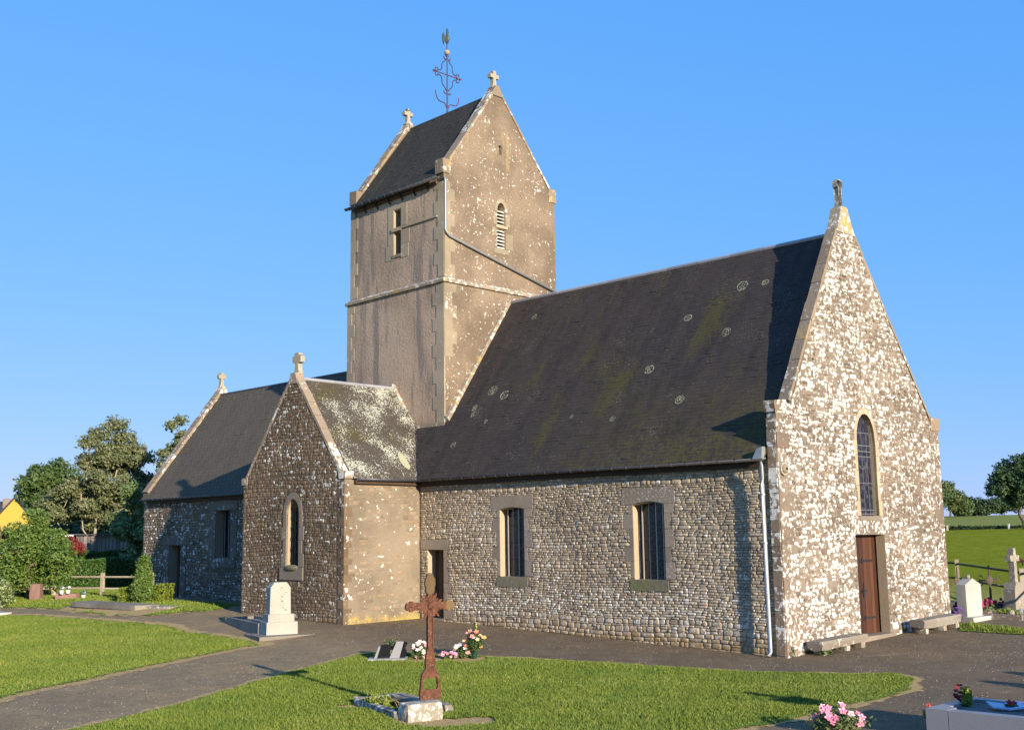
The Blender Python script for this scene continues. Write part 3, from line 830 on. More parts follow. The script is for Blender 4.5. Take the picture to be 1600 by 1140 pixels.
for z in (3.18, 3.28, 3.95, 4.62, 4.75, 4.90, 5.22):
    mb = MB(); hw = .44 if z < 5.02 else .40; strip(mb, FF, (3.965 - hw, z), (3.965 + hw, z), .018, -.128, -.114); mb.build('saddle_bar', M['came'], win)
for u in (3.56, 3.72, 3.965, 4.21, 4.37):
    mb = MB(); strip(mb, FF, (u, 3.14), (u, 5.0 + (.5 if abs(u - 3.965) < .1 else .2)), .010, -.128, -.116); mb.build('came', M['came'], win)
mb = MB()
for i in range(8):
    a, b = pi + pi * i / 8, pi + pi * (i + 1) / 8
    strip(mb, FF, (3.965 + .25 * cos(a), 4.6 + .3 * sin(a)), (3.965 + .25 * cos(b), 4.6 + .3 * sin(b)), .012, -.127, -.113)
mb.build('came', M['came'], win)
for (u, z) in ((4.47, 5.02), (4.58, 4.55)):
    pass
# door
n = NT('varnished_door', .45, .4)
c = n.ramp(n.math('ADD', n.math('MULTIPLY', n.attr('rnd'), .5), n.math('MULTIPLY', n.noise(3, 5, vec=n.pos(6, 6, .6)), .5)), [(.25, (.040, .016, .010)), (.5, (.072, .028, .015)), (.8, (.11, .048, .026))]); n.col(c)
M['door'] = n.mat
dr = empty('west_door', None, None); dr.parent = CH
for i in range(9):
    w = 1.43 / 9; a = 3.21 + w * i
    mb = MB(); mb.fbox(FF, a + .004, a + w - .004, .24, 2.66, -.34, -.29 + random.uniform(-.003, .003)); mb.build('plank', M['door'], dr)
mb = MB(); mb.fbox(FF, 3.1, 4.75, .2, 2.75, -.362, -.352); mb.build('door_backing', M['oak'], dr)
for z in (.62, 2.02):
    for (a, b) in ((3.5, 3.93), (3.98, 4.42)):
        mb = MB(); mb.prism(FF, [(a, z - .02), (b, z - .028), (b + .03, z), (b, z + .028), (a, z + .02), (a - .05, z + .06), (a - .09, z), (a - .05, z - .06)], -.285, -.272); mb.build('strap_hinge', M['iron'], dr)
mb = MB(); mb.prism(FF, [(3.93, 1.12), (3.99, 1.12), (4.02, 1.25), (3.985, 1.42), (3.96, 1.5), (3.935, 1.42), (3.90, 1.25)], -.285, -.268); mb.build('lock_plate', M['iron'], dr)
mb = MB(); mb.fbox(FF, 3.86, 4.06, 1.27, 1.30, -.275, -.245); mb.build('handle', M['iron'], dr)
mb = MB(); mb.fbox(FF, 3.12, 4.75, .06, .235, -.36, .10); part('doorstep', mb, M['dressed'])
# round lamp on the corner
mb = MB(); c0 = FF.P(.13, 4.19, .02)
mb.tube([FF.P(.13, 4.19, .0), FF.P(.13, 4.19, .07)], [.155, .15], 20)
lp = part('bulkhead_lamp', mb, M['finial'])
mb = MB(); mb.tube([FF.P(.13, 4.19, .065), FF.P(.13, 4.19, .10), FF.P(.13, 4.19, .12)], [.11, .10, .05], 20); mb.build('lamp_glass', M['coping'], lp, smooth=True)
mb = MB(); mb.tube([FF.P(.13, 4.19, .11), FF.P(.13, 4.19, .135)], [.035, .03], 10); mb.build('lamp_boss', M['iron'], lp)

# --- transept
w_trs = None
ts_outer = [(-5.05, -.2), (0, -.2), (0, 4.62), (-.22, 4.66), (-2.40, 7.60), (-2.62, 7.60), (-4.86, 4.66), (-5.05, 4.62)]
tw_arch = arch(-2.74, -2.12, 1.93, 3.50, 3.94)
w_trs = wall('transept_gable_wall', FTS, ts_outer, [tw_arch], [M['trs_mortar'], M['warmstone']], depth=.26, hd=.36, sides=(3, 4, 5, 7))
mb = MB()
tsl = [(-5.05, .35), (0, .35), (0, 4.60), (-5.05, 4.60)]; tsu = [(-4.84, 4.62), (-.24, 4.62), (-2.44, 7.58), (-2.58, 7.58)]
tb = [(-3.02, -1.85, 1.55, 3.55), (-2.95, -1.92, 3.5, 3.8), (-2.75, -2.12, 3.8, 4.1), (-.35, .01, 0, 4.6)]
stones(w_trs, FTS, tsl, tb, (.065, .15), (.07, .26), M['trs'], gap=.009, skip=.06, depth=(.003, .016), z1=4.6, rnd_=(.4, .95), wav=.05)
stones(w_trs, FTS, tsu, [], (.065, .14), (.07, .25), M['trs'], gap=.009, skip=.06, depth=(.003, .016), z0=4.62, rnd_=(.4, .95), wav=.05)
arch_ring(FTS, -2.74, -2.12, 1.93, 3.50, 3.94, .16, M['pinkstone'], w_trs, w1=.018)
mb = MB(); mb.fbox(FTS, -3.02, -1.88, 1.55, 1.92, -.3, .04); part('sill', mb, M['dressed'], parent=w_trs)
mb = MB(); mb.ball(FTS.P(-2.45, 1.90, .0), .36, .12, .10, 12, 6); part('sill_moss', mb, M['mossy_sill'], parent=w_trs)
z = .3; k = 0
while z < 4.2:
    h = random.uniform(.14, .34); w = (.24, .13)[k % 2]
    mb = MB(); mb.fbox(FTS, -w, .012, z, z + h - .012, -.28 if k % 2 else -.15, .014, jit=.004); mb.build('quoin', M['trs'], w_trs); z += h; k += 1
for (a, b) in ((-5.12, -4.84), (-.24, .07)):
    mb = MB(); mb.fbox(FTS, a, b, 4.44, 4.66, -.27, .03, jit=.01); part('kneeler', mb, M['coping'], parent=w_trs)
coping(FTS, (-.20, 4.66), (-2.42, 7.62), 7, -.27, .02, .05, M['coping'], w_trs)
coping(FTS, (-4.88, 4.66), (-2.60, 7.62), 7, -.27, .02, .05, M['coping'], w_trs)
mb = MB(); mb.prism(FTS, [(-2.74, 7.42), (-2.28, 7.42), (-2.40, 7.76), (-2.62, 7.76)], -.28, .03); part('apex_stone', mb, M['coping'], parent=w_trs)
# window guard
gw = MB(); gw.prism(FTS, tw_arch, -.36, -.34); gl = part('transept_window', gw, M['glass'])
for i in range(3):
    u = -2.66 + .13 * i * 1.6
    mb = MB(); mb.fbox(FTS, u, u + .02, 1.95, 3.66, -.20, -.18); mb.build('window_bar', M['iron'], gl)
for i in range(6):
    z = 2.05 + i * .31
    mb = MB(); mb.fbox(FTS, -2.74, -2.12, z, z + .018, -.18, -.165); mb.build('crossbar', M['iron'], gl)
    mb = MB(); mb.prism(FTS, [(-2.72, z + .02), (-2.66, z + .07), (-2.72, z + .12), (-2.735, z + .11), (-2.69, z + .07), (-2.735, z + .03)], -.15, -.13); mb.build('guard_hook', M['iron'], gl)

w_trw = wall('transept_west_wall', FTW, [(0, -.2), (2.95, -.2), (2.95, 4.45), (0, 4.45)], [], [M['trw_mortar']])
stones(w_trw, FTW, [(.02, .38), (2.88, .36), (2.88, 4.4), (.02, 4.4)], [], (.06, .15), (.12, .40), M['trw'], gap=.02, skip=.45, depth=(-.004, .008), rnd_=(.5, .95), wav=.05)

# --- chancel
ch_h = [flat(-14.93, -14.05, .35, 2.54), flat(-11.56, -10.56, 2.10, 3.82)]
w_ch = wall('chancel_wall', FS, [(-16.7, 0), (-5.0, 0), (-5.0, 4.4), (-16.7, 4.4)], ch_h, [M['trs_mortar'], M['dressed']], sides=(3,))
cb = [(-15.5, -13.6, 0, 2.95), (-12.05, -10.1, 1.6, 4.2)]
stones(w_ch, FS, [(-17.05, .45), (-5.2, .45), (-5.2, 4.35), (-17.05, 4.35)], cb, (.07, .15), (.09, .32), M['chs'], gap=.018, depth=(.004, .025), rnd_=(.4, .95), wav=.05)
dj = []; z = .5
for h in (.42, .38, .44, .40, .40):
    dj += [(-15.5 + random.uniform(0, .2), -14.93, z, z + h), (-14.05, -13.6 - random.uniform(0, .15), z, z + h)]; z += h
dj += [(-15.5, -14.6, 2.56, 2.95), (-14.6, -13.6, 2.56, 2.95)]
for (a, b) in ((-12.05, -11.56), (-10.56, -10.1)):
    z = 2.1
    for h in (.42, .45, .40, .45): dj.append((a, b, z, z + h)); z += h
dj += [(-12.05, -10.1, 3.84, 4.2), (-11.9, -10.2, 1.72, 2.08)]
blocks_obj('dressed_stone', FS, dj, M['chs_dressed'], w_ch, w1=.02)
mb = MB(); mb.fbox(FS, -11.7, -10.4, 2.0, 3.95, -.36, -.33); o = part('chancel_window', mb, M['glass'])
for i in range(3):
    mb = MB(); mb.fbox(FS, -11.42 + .28 * i, -11.40 + .28 * i, 2.1, 3.82, -.30, -.28); mb.build('window_bar', M['barmetal'], o)
mb = MB(); mb.fbox(FS, -15.0, -14.0, .4, 2.6, -.40, -.36); part('chancel_door', mb, M['oak'])
# east gable of the chancel with its raised coping
FE = Fr(-17.05, .06, pi / 2)
ge = [(.003, -.1), (6.75, -.1), (6.75, 4.55), (3.38, 9.15), (3.22, 9.15), (-.05, 4.62), (-.08, 4.42), (.003, 4.38)]
mb = MB(); mb.prism(FE, ge, -.02, .36); w_ce = part('east_gable_wall', mb, M['chs'])
coping(FE, (-.06, 4.66), (3.22, 9.10), 11, -.04, .38, .07, M['coping'], w_ce)
coping(FE, (6.7, 4.62), (3.38, 9.10), 9, -.04, .38, .07, M['coping'], w_ce)
mb = MB(); mb.prism(FE, [(3.1, 9.0), (3.5, 9.0), (3.4, 9.3), (3.2, 9.3)], -.04, .39); part('apex_stone', mb, M['coping'], parent=w_ce)
# plain hidden sides so that nothing is hollow
mb = MB()
mb.box((6, 7.85, 2.1), (12, .3, 4.6)); mb.box((-11, 6.9, 2.1), (11.5, .3, 4.6)); mb.box((-5.0, -1.2, 2.3), (.3, 2.9, 4.2), rz=ATR)
part('rear_wall', mb, M['chs'])
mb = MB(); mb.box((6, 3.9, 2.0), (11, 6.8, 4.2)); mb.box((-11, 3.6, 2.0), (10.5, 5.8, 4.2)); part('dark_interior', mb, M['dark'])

# --- tower
T0, TS_, TK = 10.86, 14.3, 14.92
def fr_off(fr, w): return Fr(fr.P(0, 0, w).x, fr.P(0, 0, w).y, fr.ang)
# lower stage
mb = MB(); a, b = FWS.P(-5.13, 0, .07), FWW.P(5.28, 0, .07)
def tower_box(mb, u0, u1, v1, z0, z1, w):        # four-sided stage, sides follow both frames
    o_ = FWS.o; du = FWS.d; dv = FWW.d
    P = lambda u, v, z: o_ + du * u + dv * v + Vector((0, 0, z))
    p = [P(u0 - w, -w, z0), P(u1 + w, -w, z0), P(u1 + w, v1 + w, z0), P(u0 - w, v1 + w, z0)]
    p += [P(u0 - w, -w, z1), P(u1 + w, -w, z1), P(u1 + w, v1 + w, z1), P(u0 - w, v1 + w, z1)]
    mb.add(p, [(0, 1, 5, 4)], 0, .5, .3); mb.add(p, [(1, 2, 6, 5)], 1, .5, .3); mb.add(p, [(2, 3, 7, 6), (3, 0, 4, 7)], 0, .5, .3)
    return p
TW_, TD = -5.05, 5.22
tower_box(mb, TW_, 0, TD, 2, T0 - .02, .07)
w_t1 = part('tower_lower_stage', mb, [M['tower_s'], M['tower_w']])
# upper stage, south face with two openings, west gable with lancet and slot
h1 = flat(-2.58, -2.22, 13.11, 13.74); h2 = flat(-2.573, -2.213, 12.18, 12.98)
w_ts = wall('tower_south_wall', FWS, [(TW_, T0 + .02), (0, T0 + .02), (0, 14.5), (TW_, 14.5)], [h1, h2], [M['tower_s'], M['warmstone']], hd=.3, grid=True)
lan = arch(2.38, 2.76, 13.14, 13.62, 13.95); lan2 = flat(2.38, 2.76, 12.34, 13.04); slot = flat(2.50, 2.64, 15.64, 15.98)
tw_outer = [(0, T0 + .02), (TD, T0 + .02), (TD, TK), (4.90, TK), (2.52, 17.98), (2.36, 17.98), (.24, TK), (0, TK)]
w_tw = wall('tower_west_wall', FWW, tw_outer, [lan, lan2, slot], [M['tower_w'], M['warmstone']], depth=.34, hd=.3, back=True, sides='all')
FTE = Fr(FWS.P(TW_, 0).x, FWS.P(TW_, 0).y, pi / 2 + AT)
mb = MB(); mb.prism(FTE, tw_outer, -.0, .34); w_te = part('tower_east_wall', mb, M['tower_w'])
mb = MB(); pN = [FWS.o + FWW.d * TD + FWS.d * u + Vector((0, 0, z)) for u, z in ((TW_ + .01, T0), (-.01, T0), (-.01, 14.6), (TW_ + .01, 14.6))]; mb.add(pN, [(3, 2, 1, 0)]); part('tower_north_wall', mb, M['tower_s'])
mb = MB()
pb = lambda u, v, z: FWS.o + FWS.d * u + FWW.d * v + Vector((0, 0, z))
mb.hexa([pb(u, v, z) for z in (10.9, 14.4) for u, v in ((TW_ + .45, .45), (-.45, .45), (-.45, TD - .45), (TW_ + .45, TD - .45))]); part('bell_chamber_dark_box', mb, [M['dark'], M['dark']])  # box painted black as the shade behind the belfry openings
# string course with its weathered top
mb = MB(); p = tower_box(MB(), TW_, 0, TD, T0 - .05, T0 + .04, .14); q = tower_box(MB(), TW_, 0, TD, T0 + .04, T0 + .14, .01)
pp = p[:4] + p[4:]
mb.hexa(pp)
mb.add(p[4:] + q[4:], [(0, 1, 5, 4), (1, 2, 6, 5), (2, 3, 7, 6), (3, 0, 4, 7)])
part('string_course', mb, M['coping'])
# short string under the eave openings
mb = MB(); mb.prism(Fr(FWS.o.x, FWS.o.y, FWS.ang), [(-2.2, 13.03), (-.30, 13.03), (-.30, 13.09), (-2.2, 13.09)], -.02, .05); part('string_course', mb, M['quoin'])
mb = MB(); mb.fbox(FWS, -2.66, -2.16, 12.985, 13.105, -.28, .05); part('mullion', mb, M['warmstone'], parent=w_ts)
for (u0, u1, z0, z1) in ((-2.90, -2.60, 12.55, 13.98), (-2.90 - .13, -2.60, 12.02, 12.55), (-2.20, -1.88, 13.12, 13.92), (-2.20, -1.74, 12.5, 13.0), (-2.20, -1.80, 12.02, 12.5), (-2.60, -2.20, 13.76, 13.98)):
    mb = MB(); mb.fbox(FWS, u0, u1, z0 + .003, z1 - .003, -.03, .012); mb.build('surround_stone', M['quoin'], w_ts)
mb = MB(); mb.fbox(FWS, -2.64, -2.16, 12.08, 12.18, -.25, .035); mb.build('sill', M['coping'], w_ts)
M['louvre'] = m_plain('pale_louvre', (.60, .58, .52), .8, 0, .15, 5)
def louvres(fr, u0, u1, z0, z1, n, parent, mat, rec=.03):
    for i in range(n):
        z = z0 + (z1 - z0) * (i + .5) / n
        mb = MB(); mb.hexa([fr.P(u0, z - .055, -rec), fr.P(u1, z - .055, -rec), fr.P(u1, z + .02, -rec - .16), fr.P(u0, z + .02, -rec - .16),
                            fr.P(u0, z - .025, -rec), fr.P(u1, z - .025, -rec), fr.P(u1, z + .05, -rec - .16), fr.P(u0, z + .05, -rec - .16)])
        mb.build('louvre', mat, parent)
louvres(FWW, 2.38, 2.74, 12.36, 13.06, 6, w_tw, M['louvre'])
louvres(FWW, 2.40, 2.74, 13.14, 13.74, 5, w_tw, M['louvre'])
mb = MB(); mb.fbox(FWW, 2.30, 2.84, 13.045, 13.135, -.28, .05); mb.build('transom', M['warmstone'], w_tw)
for (u0, u1, z0, z1) in ((2.14, 2.37, 12.75, 13.04), (2.77, 3.10, 12.34, 12.9), (2.77, 2.98, 13.14, 13.6), (2.20, 2.37, 13.14, 13.6), (2.24, 2.9, 12.16, 12.33)):
    mb = MB(); mb.fbox(FWW, u0, u1, z0 + .003, z1 - .003, -.03, .012); mb.build('surround_stone', M['quoin_w'], w_tw)
arch_ring(FWW, 2.38, 2.76, 13.60, 13.62, 13.95, .12, M['quoin_w'], w_tw, w1=.014, n=4)
# render quoins with a serrated edge
z = T0 + .16; k = 0
for (za, zb, off, par) in ((6.3, T0 - .08, .07, w_t1), (T0 + .16, 14.2, 0, w_ts)):
    z = za; k = 0
    while z < zb - .2:
        h = min(.42, zb - z); wd = (.30, .48)[k % 2]
        mb = MB(); mb.fbox(FWS, -wd, off + .012, z, z + h, off - .03, off + .013); mb.build('quoin', M['quoin'], par)
        mb = MB(); wl = (.42, .26)[k % 2]; mb.fbox(FWS, TW_ - off, TW_ - off + wl, z, z + h, off - .03, off + .013); mb.build('quoin', M['quoin'], par)
        if z > 8 or par is w_ts:
            mb = MB(); ww_ = (.46, .28)[k % 2]; mb.fbox(FWW, -off, ww_, z, z + h, off - .03, off + .012); mb.build('quoin', M['quoin_w'], par if par is w_t1 else w_tw)
        z += h; k += 1
# kneelers, coping and apexes of both tower gables
for fr, w0, w1, par in ((FWW, -.36, .03, w_tw), (FTE, -.03, .36, w_te)):
    for (a, b) in ((-.05, .28), (TD - .30, TD + .06)):
        mb = MB(); mb.fbox(fr, a, b, 14.46, TK + .03, w0, w1, jit=.01); part('kneeler', mb, M['coping_dull'], parent=par)
    coping(fr, (.26, TK + .02), (2.36, 17.96), 8, w0, w1, .05, M['coping'], par)
    coping(fr, (TD - .28, TK + .02), (2.52, 17.96), 8, w0, w1, .05, M['coping'], par)
    mb = MB(); mb.prism(fr, [(2.16, 17.72), (2.72, 17.72), (2.52, 18.10), (2.36, 18.10)], w0, w1 + .01); part('apex_stone', mb, M['coping'], parent=par)

# ------------------------------------------------------------------ roofs
def slates(name, o, du, dv, nrm, L, H, wS, eS, mat, keep=None, parent=None, hooks=None):
    """courses of overlapping slates, each with its own thickness and tilt"""
    nk = int(H / eS) + 1; ni = int(L / wS) + 2
    k, i = np.meshgrid(np.arange(nk), np.arange(ni), indexing='ij'); k = k.ravel(); i = i.ravel()
    N = len(k)
    u0 = (i - (k % 2) * .5) * wS + RNG.normal(0, .004, N); u1 = u0 + wS - .0012 + RNG.normal(0, .002, N)
    u0 = np.clip(u0, 0, L); u1 = np.clip(u1, 0, L)
    v0 = k * eS + RNG.normal(0, .005, N); v1 = np.minimum((k + 1) * eS + .03, H)
    ok = (u1 - u0 > .02) & (v1 > v0 + .01)
    if keep is not None:
        C_ = o[None] + du[None] * ((u0 + u1) / 2)[:, None] + dv[None] * ((v0 + v1) / 2)[:, None]
        ok &= keep(C_)
    u0, u1, v0, v1 = u0[ok], u1[ok], v0[ok], v1[ok]; N = len(u0)
    t = .0055 + RNG.uniform(-.001, .002, N) + (RNG.random(N) < .03) * .010; b = .001 + RNG.uniform(0, .0005, N)
    V = np.zeros((N, 8, 3))
    for q, (u, v, h) in enumerate(((u0, v0, b * 0), (u1, v0, b * 0), (u1, v1, b * 0), (u0, v1, b * 0), (u0, v0, t), (u1, v0, t + RNG.uniform(-.002, .002, N)), (u1, v1, b), (u0, v1, b))):
        V[:, q] = o[None] + du[None] * u[:, None] + dv[None] * v[:, None] + nrm[None] * h[:, None]
    base = (np.arange(N) * 8)[:, None, None]
    Fc = (np.array([(4, 5, 6, 7), (0, 1, 5, 4), (1, 2, 6, 5), (3, 0, 4, 7)])[None] + base).reshape(-1, 4)
    r = RNG.random(N)
    ob = raw(name, V.reshape(-1, 3), Fc, mat, r=np.repeat(r, 8), w=np.repeat(RNG.random(N), 8), parent=parent, kind='stuff')
    if hooks is not None:
        um = (u0 + u1) / 2; W = np.zeros((N, 4, 3))
        for q, (a_, c_) in enumerate(((-.012, -.012), (.012, -.012), (.012, .022), (-.012, .022))):
            W[:, q] = o[None] + du[None] * (um + a_)[:, None] + dv[None] * (v0 + c_)[:, None] + nrm[None] * (t + .008)[:, None]
        raw('slate_hooks', W.reshape(-1, 3), np.arange(4 * N).reshape(-1, 4), hooks, r=np.repeat(r, 4), w=np.repeat(r, 4), parent=parent, kind='stuff')
    return ob
def roof_plane(mb, pts): mb.add(pts, [tuple(range(len(pts)))]); return mb
A3 = lambda *a: np.array(a, float)
def nrmz(v): v = np.array(v, float); return v / np.linalg.norm(v)

NS, NZ0, NY0, RY = 1.45, 4.46, -.16, 4.0         # nave slope, eave height, eave y, ridge y
nz = lambda y: NZ0 + NS * (y - NY0)
RZ = nz(RY)
trE = lambda x: 4.46 + 1.20 * (.12 - x)          # transept west slope
TRX = -2.5; TRZ = trE(TRX)
XE = 12.13
# decks
mb = MB()
mb.add([(-.03, 1.2, nz(1.2) - .012), (-.03, NY0, nz(NY0) - .012), (XE, NY0, nz(NY0) - .012), (XE, RY, RZ - .012), (-.03, RY, RZ - .012)], [(0, 1, 2, 3, 4)])
xv = .12 - (nz(1.18) - 4.46) / 1.20
mb.add([(-.03, 1.18, nz(1.18) - .012), (xv, 1.18, nz(1.18) - .012), (.1, NY0, NZ0 - .012)], [(0, 1, 2)])
mb.add([(XE, RY, RZ - .012), (XE, 2 * RY - NY0, NZ0), (-.03, 2 * RY - NY0, NZ0), (-.03, RY, RZ - .012)], [(0, 1, 2, 3)])
r_n = part('nave_roof', mb, M['slate_nave'])
def keep_n(C_): return ((C_[:, 0] > -.02) | ((C_[:, 1] < 1.14) & (C_[:, 2] > 4.46 + 1.2 * (.12 - C_[:, 0]) + .02))) & (C_[:, 0] < XE)
o = A3(-1.6, NY0, NZ0); dv = nrmz((0, 1, NS)); nn = np.cross(A3(1, 0, 0), dv)
slates('slates', o, A3(1, 0, 0), dv, nn, XE + 1.6 - .01, math.hypot(RY - NY0, RZ - NZ0), .22, .115, M['slate_nave'], keep_n, r_n)
# transept
mb = MB()
y0t, y1t = -2.60, 1.2
mb.add([(.12, y0t, 4.45), (.12, NY0 + .02, 4.45), (xv, 1.17, trE(xv) - .012), (xv, 1.17, trE(xv) - .012), (TRX, 1.17, TRZ - .012), (TRX, y0t, TRZ - .012)], [(0, 1, 2, 4, 5)])
mb.add([(TRX, y0t, TRZ - .012), (TRX, 2.0, TRZ - .012), (-5.15, 2.0, 4.4), (-5.15, y0t, 4.4)], [(0, 1, 2, 3)])
r_t = part('transept_roof', mb, M['slate_transept'])
def keep_t(C_): return (C_[:, 1] < 1.13) & (C_[:, 2] > nz(C_[:, 1]) + .02) | (C_[:, 1] < NY0)
dv = nrmz((-1, 0, 1.2)); du = A3(0, 1, 0); nn = np.cross(du, dv)
slates('slates', A3(.13, y0t, trE(.13)), du, dv, nn, 3.8, math.hypot(2.63, TRZ - trE(.13)), .22, .115, M['slate_transept'], keep_t, r_t)
# valley and cheek flashings
mb = MB(); a = Vector((.12, NY0, 4.47)); b = Vector((xv, 1.16, nz(1.16) + .02)); d = Vector((.05, -.035, .0))
mb.add([a - d, a + d, b + d, b - d], [(0, 1, 2, 3)]); mb.add([p + Vector((0, 0, .03)) for p in (a - d, a + d, b + d, b - d)], [(0, 1, 2, 3)]); part('valley_flashing', mb, M['lead'])
def ridge(name, p, q, r=.07, mat='lead'):
    p = Vector(p); q = Vector(q); n_ = max(1, int((q - p).length / 1.1)); rt = empty(name, None, None); rt.parent = CH
    for i in range(n_):
        a = p + (q - p) * (i / n_); b = p + (q - p) * ((i + 1) / n_) - (q - p).normalized() * .006
        mb = MB(); mb.tube([a, b], r + random.uniform(-.002, .002), 8); mb.build('ridge_capping', M[mat], rt)
ridge('nave_ridge', (0.02, RY, RZ + .0), (XE, RY, RZ + .0), .065)
ridge('transept_ridge', (TRX, y0t, TRZ), (TRX, 1.15, TRZ), .055)
# flashing where the nave roof meets the tower's west face
mb = MB(); xw = lambda y: -.096 - (y - 1.159) * sin(AT) * 1.0 + .07
mb.hexa([(.0, 1.12, nz(1.12)), (.16, 1.12, nz(1.12)), (.16, RY, RZ), (.0, RY, RZ), (.0, 1.06, nz(1.12) + .16), (.15, 1.06, nz(1.12) + .12), (.15, RY - .06, RZ + .12), (.0, RY - .06, RZ + .16)])
part('tower_flashing', mb, M['coping'])
mb = MB(); mb.hexa([(TRX - .05, 1.0, TRZ - .05), (xv, 1.0, nz(1.0) - .1), (xv, 1.2, nz(1.0) - .1), (TRX - .05, 1.2, TRZ - .05), (TRX - .05, 1.06, TRZ + .16), (xv, 1.06, nz(1.0) + .2), (xv, 1.2, nz(1.0) + .2), (TRX - .05, 1.2, TRZ + .16)])
mb.hexa([(xv, 1.0, nz(1.0) - .1), (.0, 1.0, nz(1.0) - .05), (.0, 1.2, nz(1.0)), (xv, 1.2, nz(1.0)), (xv, 1.05, nz(1.0) + .2), (.0, 1.05, nz(1.0) + .14), (.0, 1.2, nz(1.0) + .2), (xv, 1.2, nz(1.0) + .2)])
part('transept_flashing', mb, M['coping'])
# chancel
CS, CZ0, CRY = 1.34, 4.40, 3.25
cz = lambda y: CZ0 + CS * (y + .14)
mb = MB(); X0, X1 = -17.0, -5.05
mb.add([(X0, -.14, CZ0 - .012), (X1, -.14, CZ0 - .012), (X1, CRY, cz(CRY) - .012), (X0, CRY, cz(CRY) - .012)], [(0, 1, 2, 3)])
mb.add([(X0, CRY, cz(CRY) - .012), (X1, CRY, cz(CRY) - .012), (X1, 2 * CRY + .14, CZ0), (X0, 2 * CRY + .14, CZ0)], [(0, 1, 2, 3)])
r_c = part('chancel_roof', mb, M['slate_chancel'])
M['hook'] = m_plain('bright_hook', (.30, .30, .30), .4, .4)
dv = nrmz((0, 1, CS)); nn = np.cross(A3(1, 0, 0), dv)
slates('slates', A3(X0, -.14, CZ0), A3(1, 0, 0), dv, nn, X1 - X0, math.hypot(CRY + .14, cz(CRY) - CZ0), .26, .17, M['slate_chancel'], None, r_c, hooks=M['hook'])
ridge('chancel_ridge', (X0, CRY, cz(CRY)), (X1, CRY, cz(CRY)), .05, 'gutter')
# tower roof
Ps = lambda u, v, z: FWS.o + FWS.d * u + FWW.d * v + Vector((0, 0, z))
TZ0, TRG = 14.30, 17.86
e0, e1 = Ps(TW_ + .3, -.16, TZ0), Ps(-.3, -.16, TZ0); r0, r1 = Ps(TW_ + .3, 2.46, TRG), Ps(-.3, 2.46, TRG); f0, f1 = Ps(TW_ + .3, TD + .16, TZ0), Ps(-.3, TD + .16, TZ0)
mb = MB(); mb.add([e0, e1, r1, r0], [(0, 1, 2, 3)]); mb.add([r0, r1, f1, f0], [(0, 1, 2, 3)]); r_w = part('tower_roof', mb, M['slate_tower'])
du = nrmz(e1 - e0); dv = nrmz(r0 - e0); nn = np.cross(du, dv)
slates('slates', np.array(e0) + nn * .012, du, dv, nn, (e1 - e0).length, (r0 - e0).length, .22, .12, M['slate_tower'], None, r_w)
ridge('tower_ridge', r0, r1, .045, 'gutter')
# lichen rings on the nave slates
def on_nave(x, y): return Vector((x, y, nz(y) + .030))
dvn = Vector((0, 1, NS)).normalized()
for (x, y, r) in ((9.62, 3.22, .17), (10.35, 3.20, .12), (8.16, 2.71, .13), (9.67, 2.26, .17), (7.54, 1.70, .17), (1.70, 3.45, .13), (1.50, 1.71, .17), (2.14, 1.57, .16), (1.07, 1.35, .13), (1.16, 1.20, .12), (.95, .54, .12), (6.97, .76, .10), (9.0, 1.0, .14), (5.4, .9, .08), (1.9, 1.0, .08)):
    mb = MB(); n_ = 26; c0 = on_nave(x, y) - Vector((0, 0, .012))
    for (ra, rb_, kp) in ((1.0, .80, .85), (.62, .42, .6), (.2, .0, 1)):
        vs_ = []; e1, e2 = random.uniform(.75, 1.1), random.uniform(.85, 1.15)
        for i in range(n_):
            t = 2 * pi * i / n_; w1_ = random.uniform(.9, 1.1); w2_ = random.uniform(.85, 1.15)
            for q in (r * ra * w1_, r * rb_ * w2_): vs_.append(c0 + Vector((1, 0, 0)) * q * cos(t) * e1 + dvn * q * sin(t) * e2)
        mb.add(vs_, [(2 * i, 2 * ((i + 1) % n_), 2 * ((i + 1) % n_) + 1, 2 * i + 1) for i in range(n_) if random.random() < kp])
    part('lichen_patch', mb, M['ring'], parent=r_n)
mb = MB(); n_ = 12; c0 = Vector((-.35, -.3, trE(-.35) + .03)); vs_ = [c0 + Vector((0, 1, 0)) * .16 * cos(2 * pi * i / n_) * random.uniform(.8, 1.1) + Vector((-1, 0, 1.2)).normalized() * .36 * sin(2 * pi * i / n_) for i in range(n_)]
mb.add(vs_, [tuple(range(n_))]); part('lichen_patch', mb, M['ring'], parent=r_t)

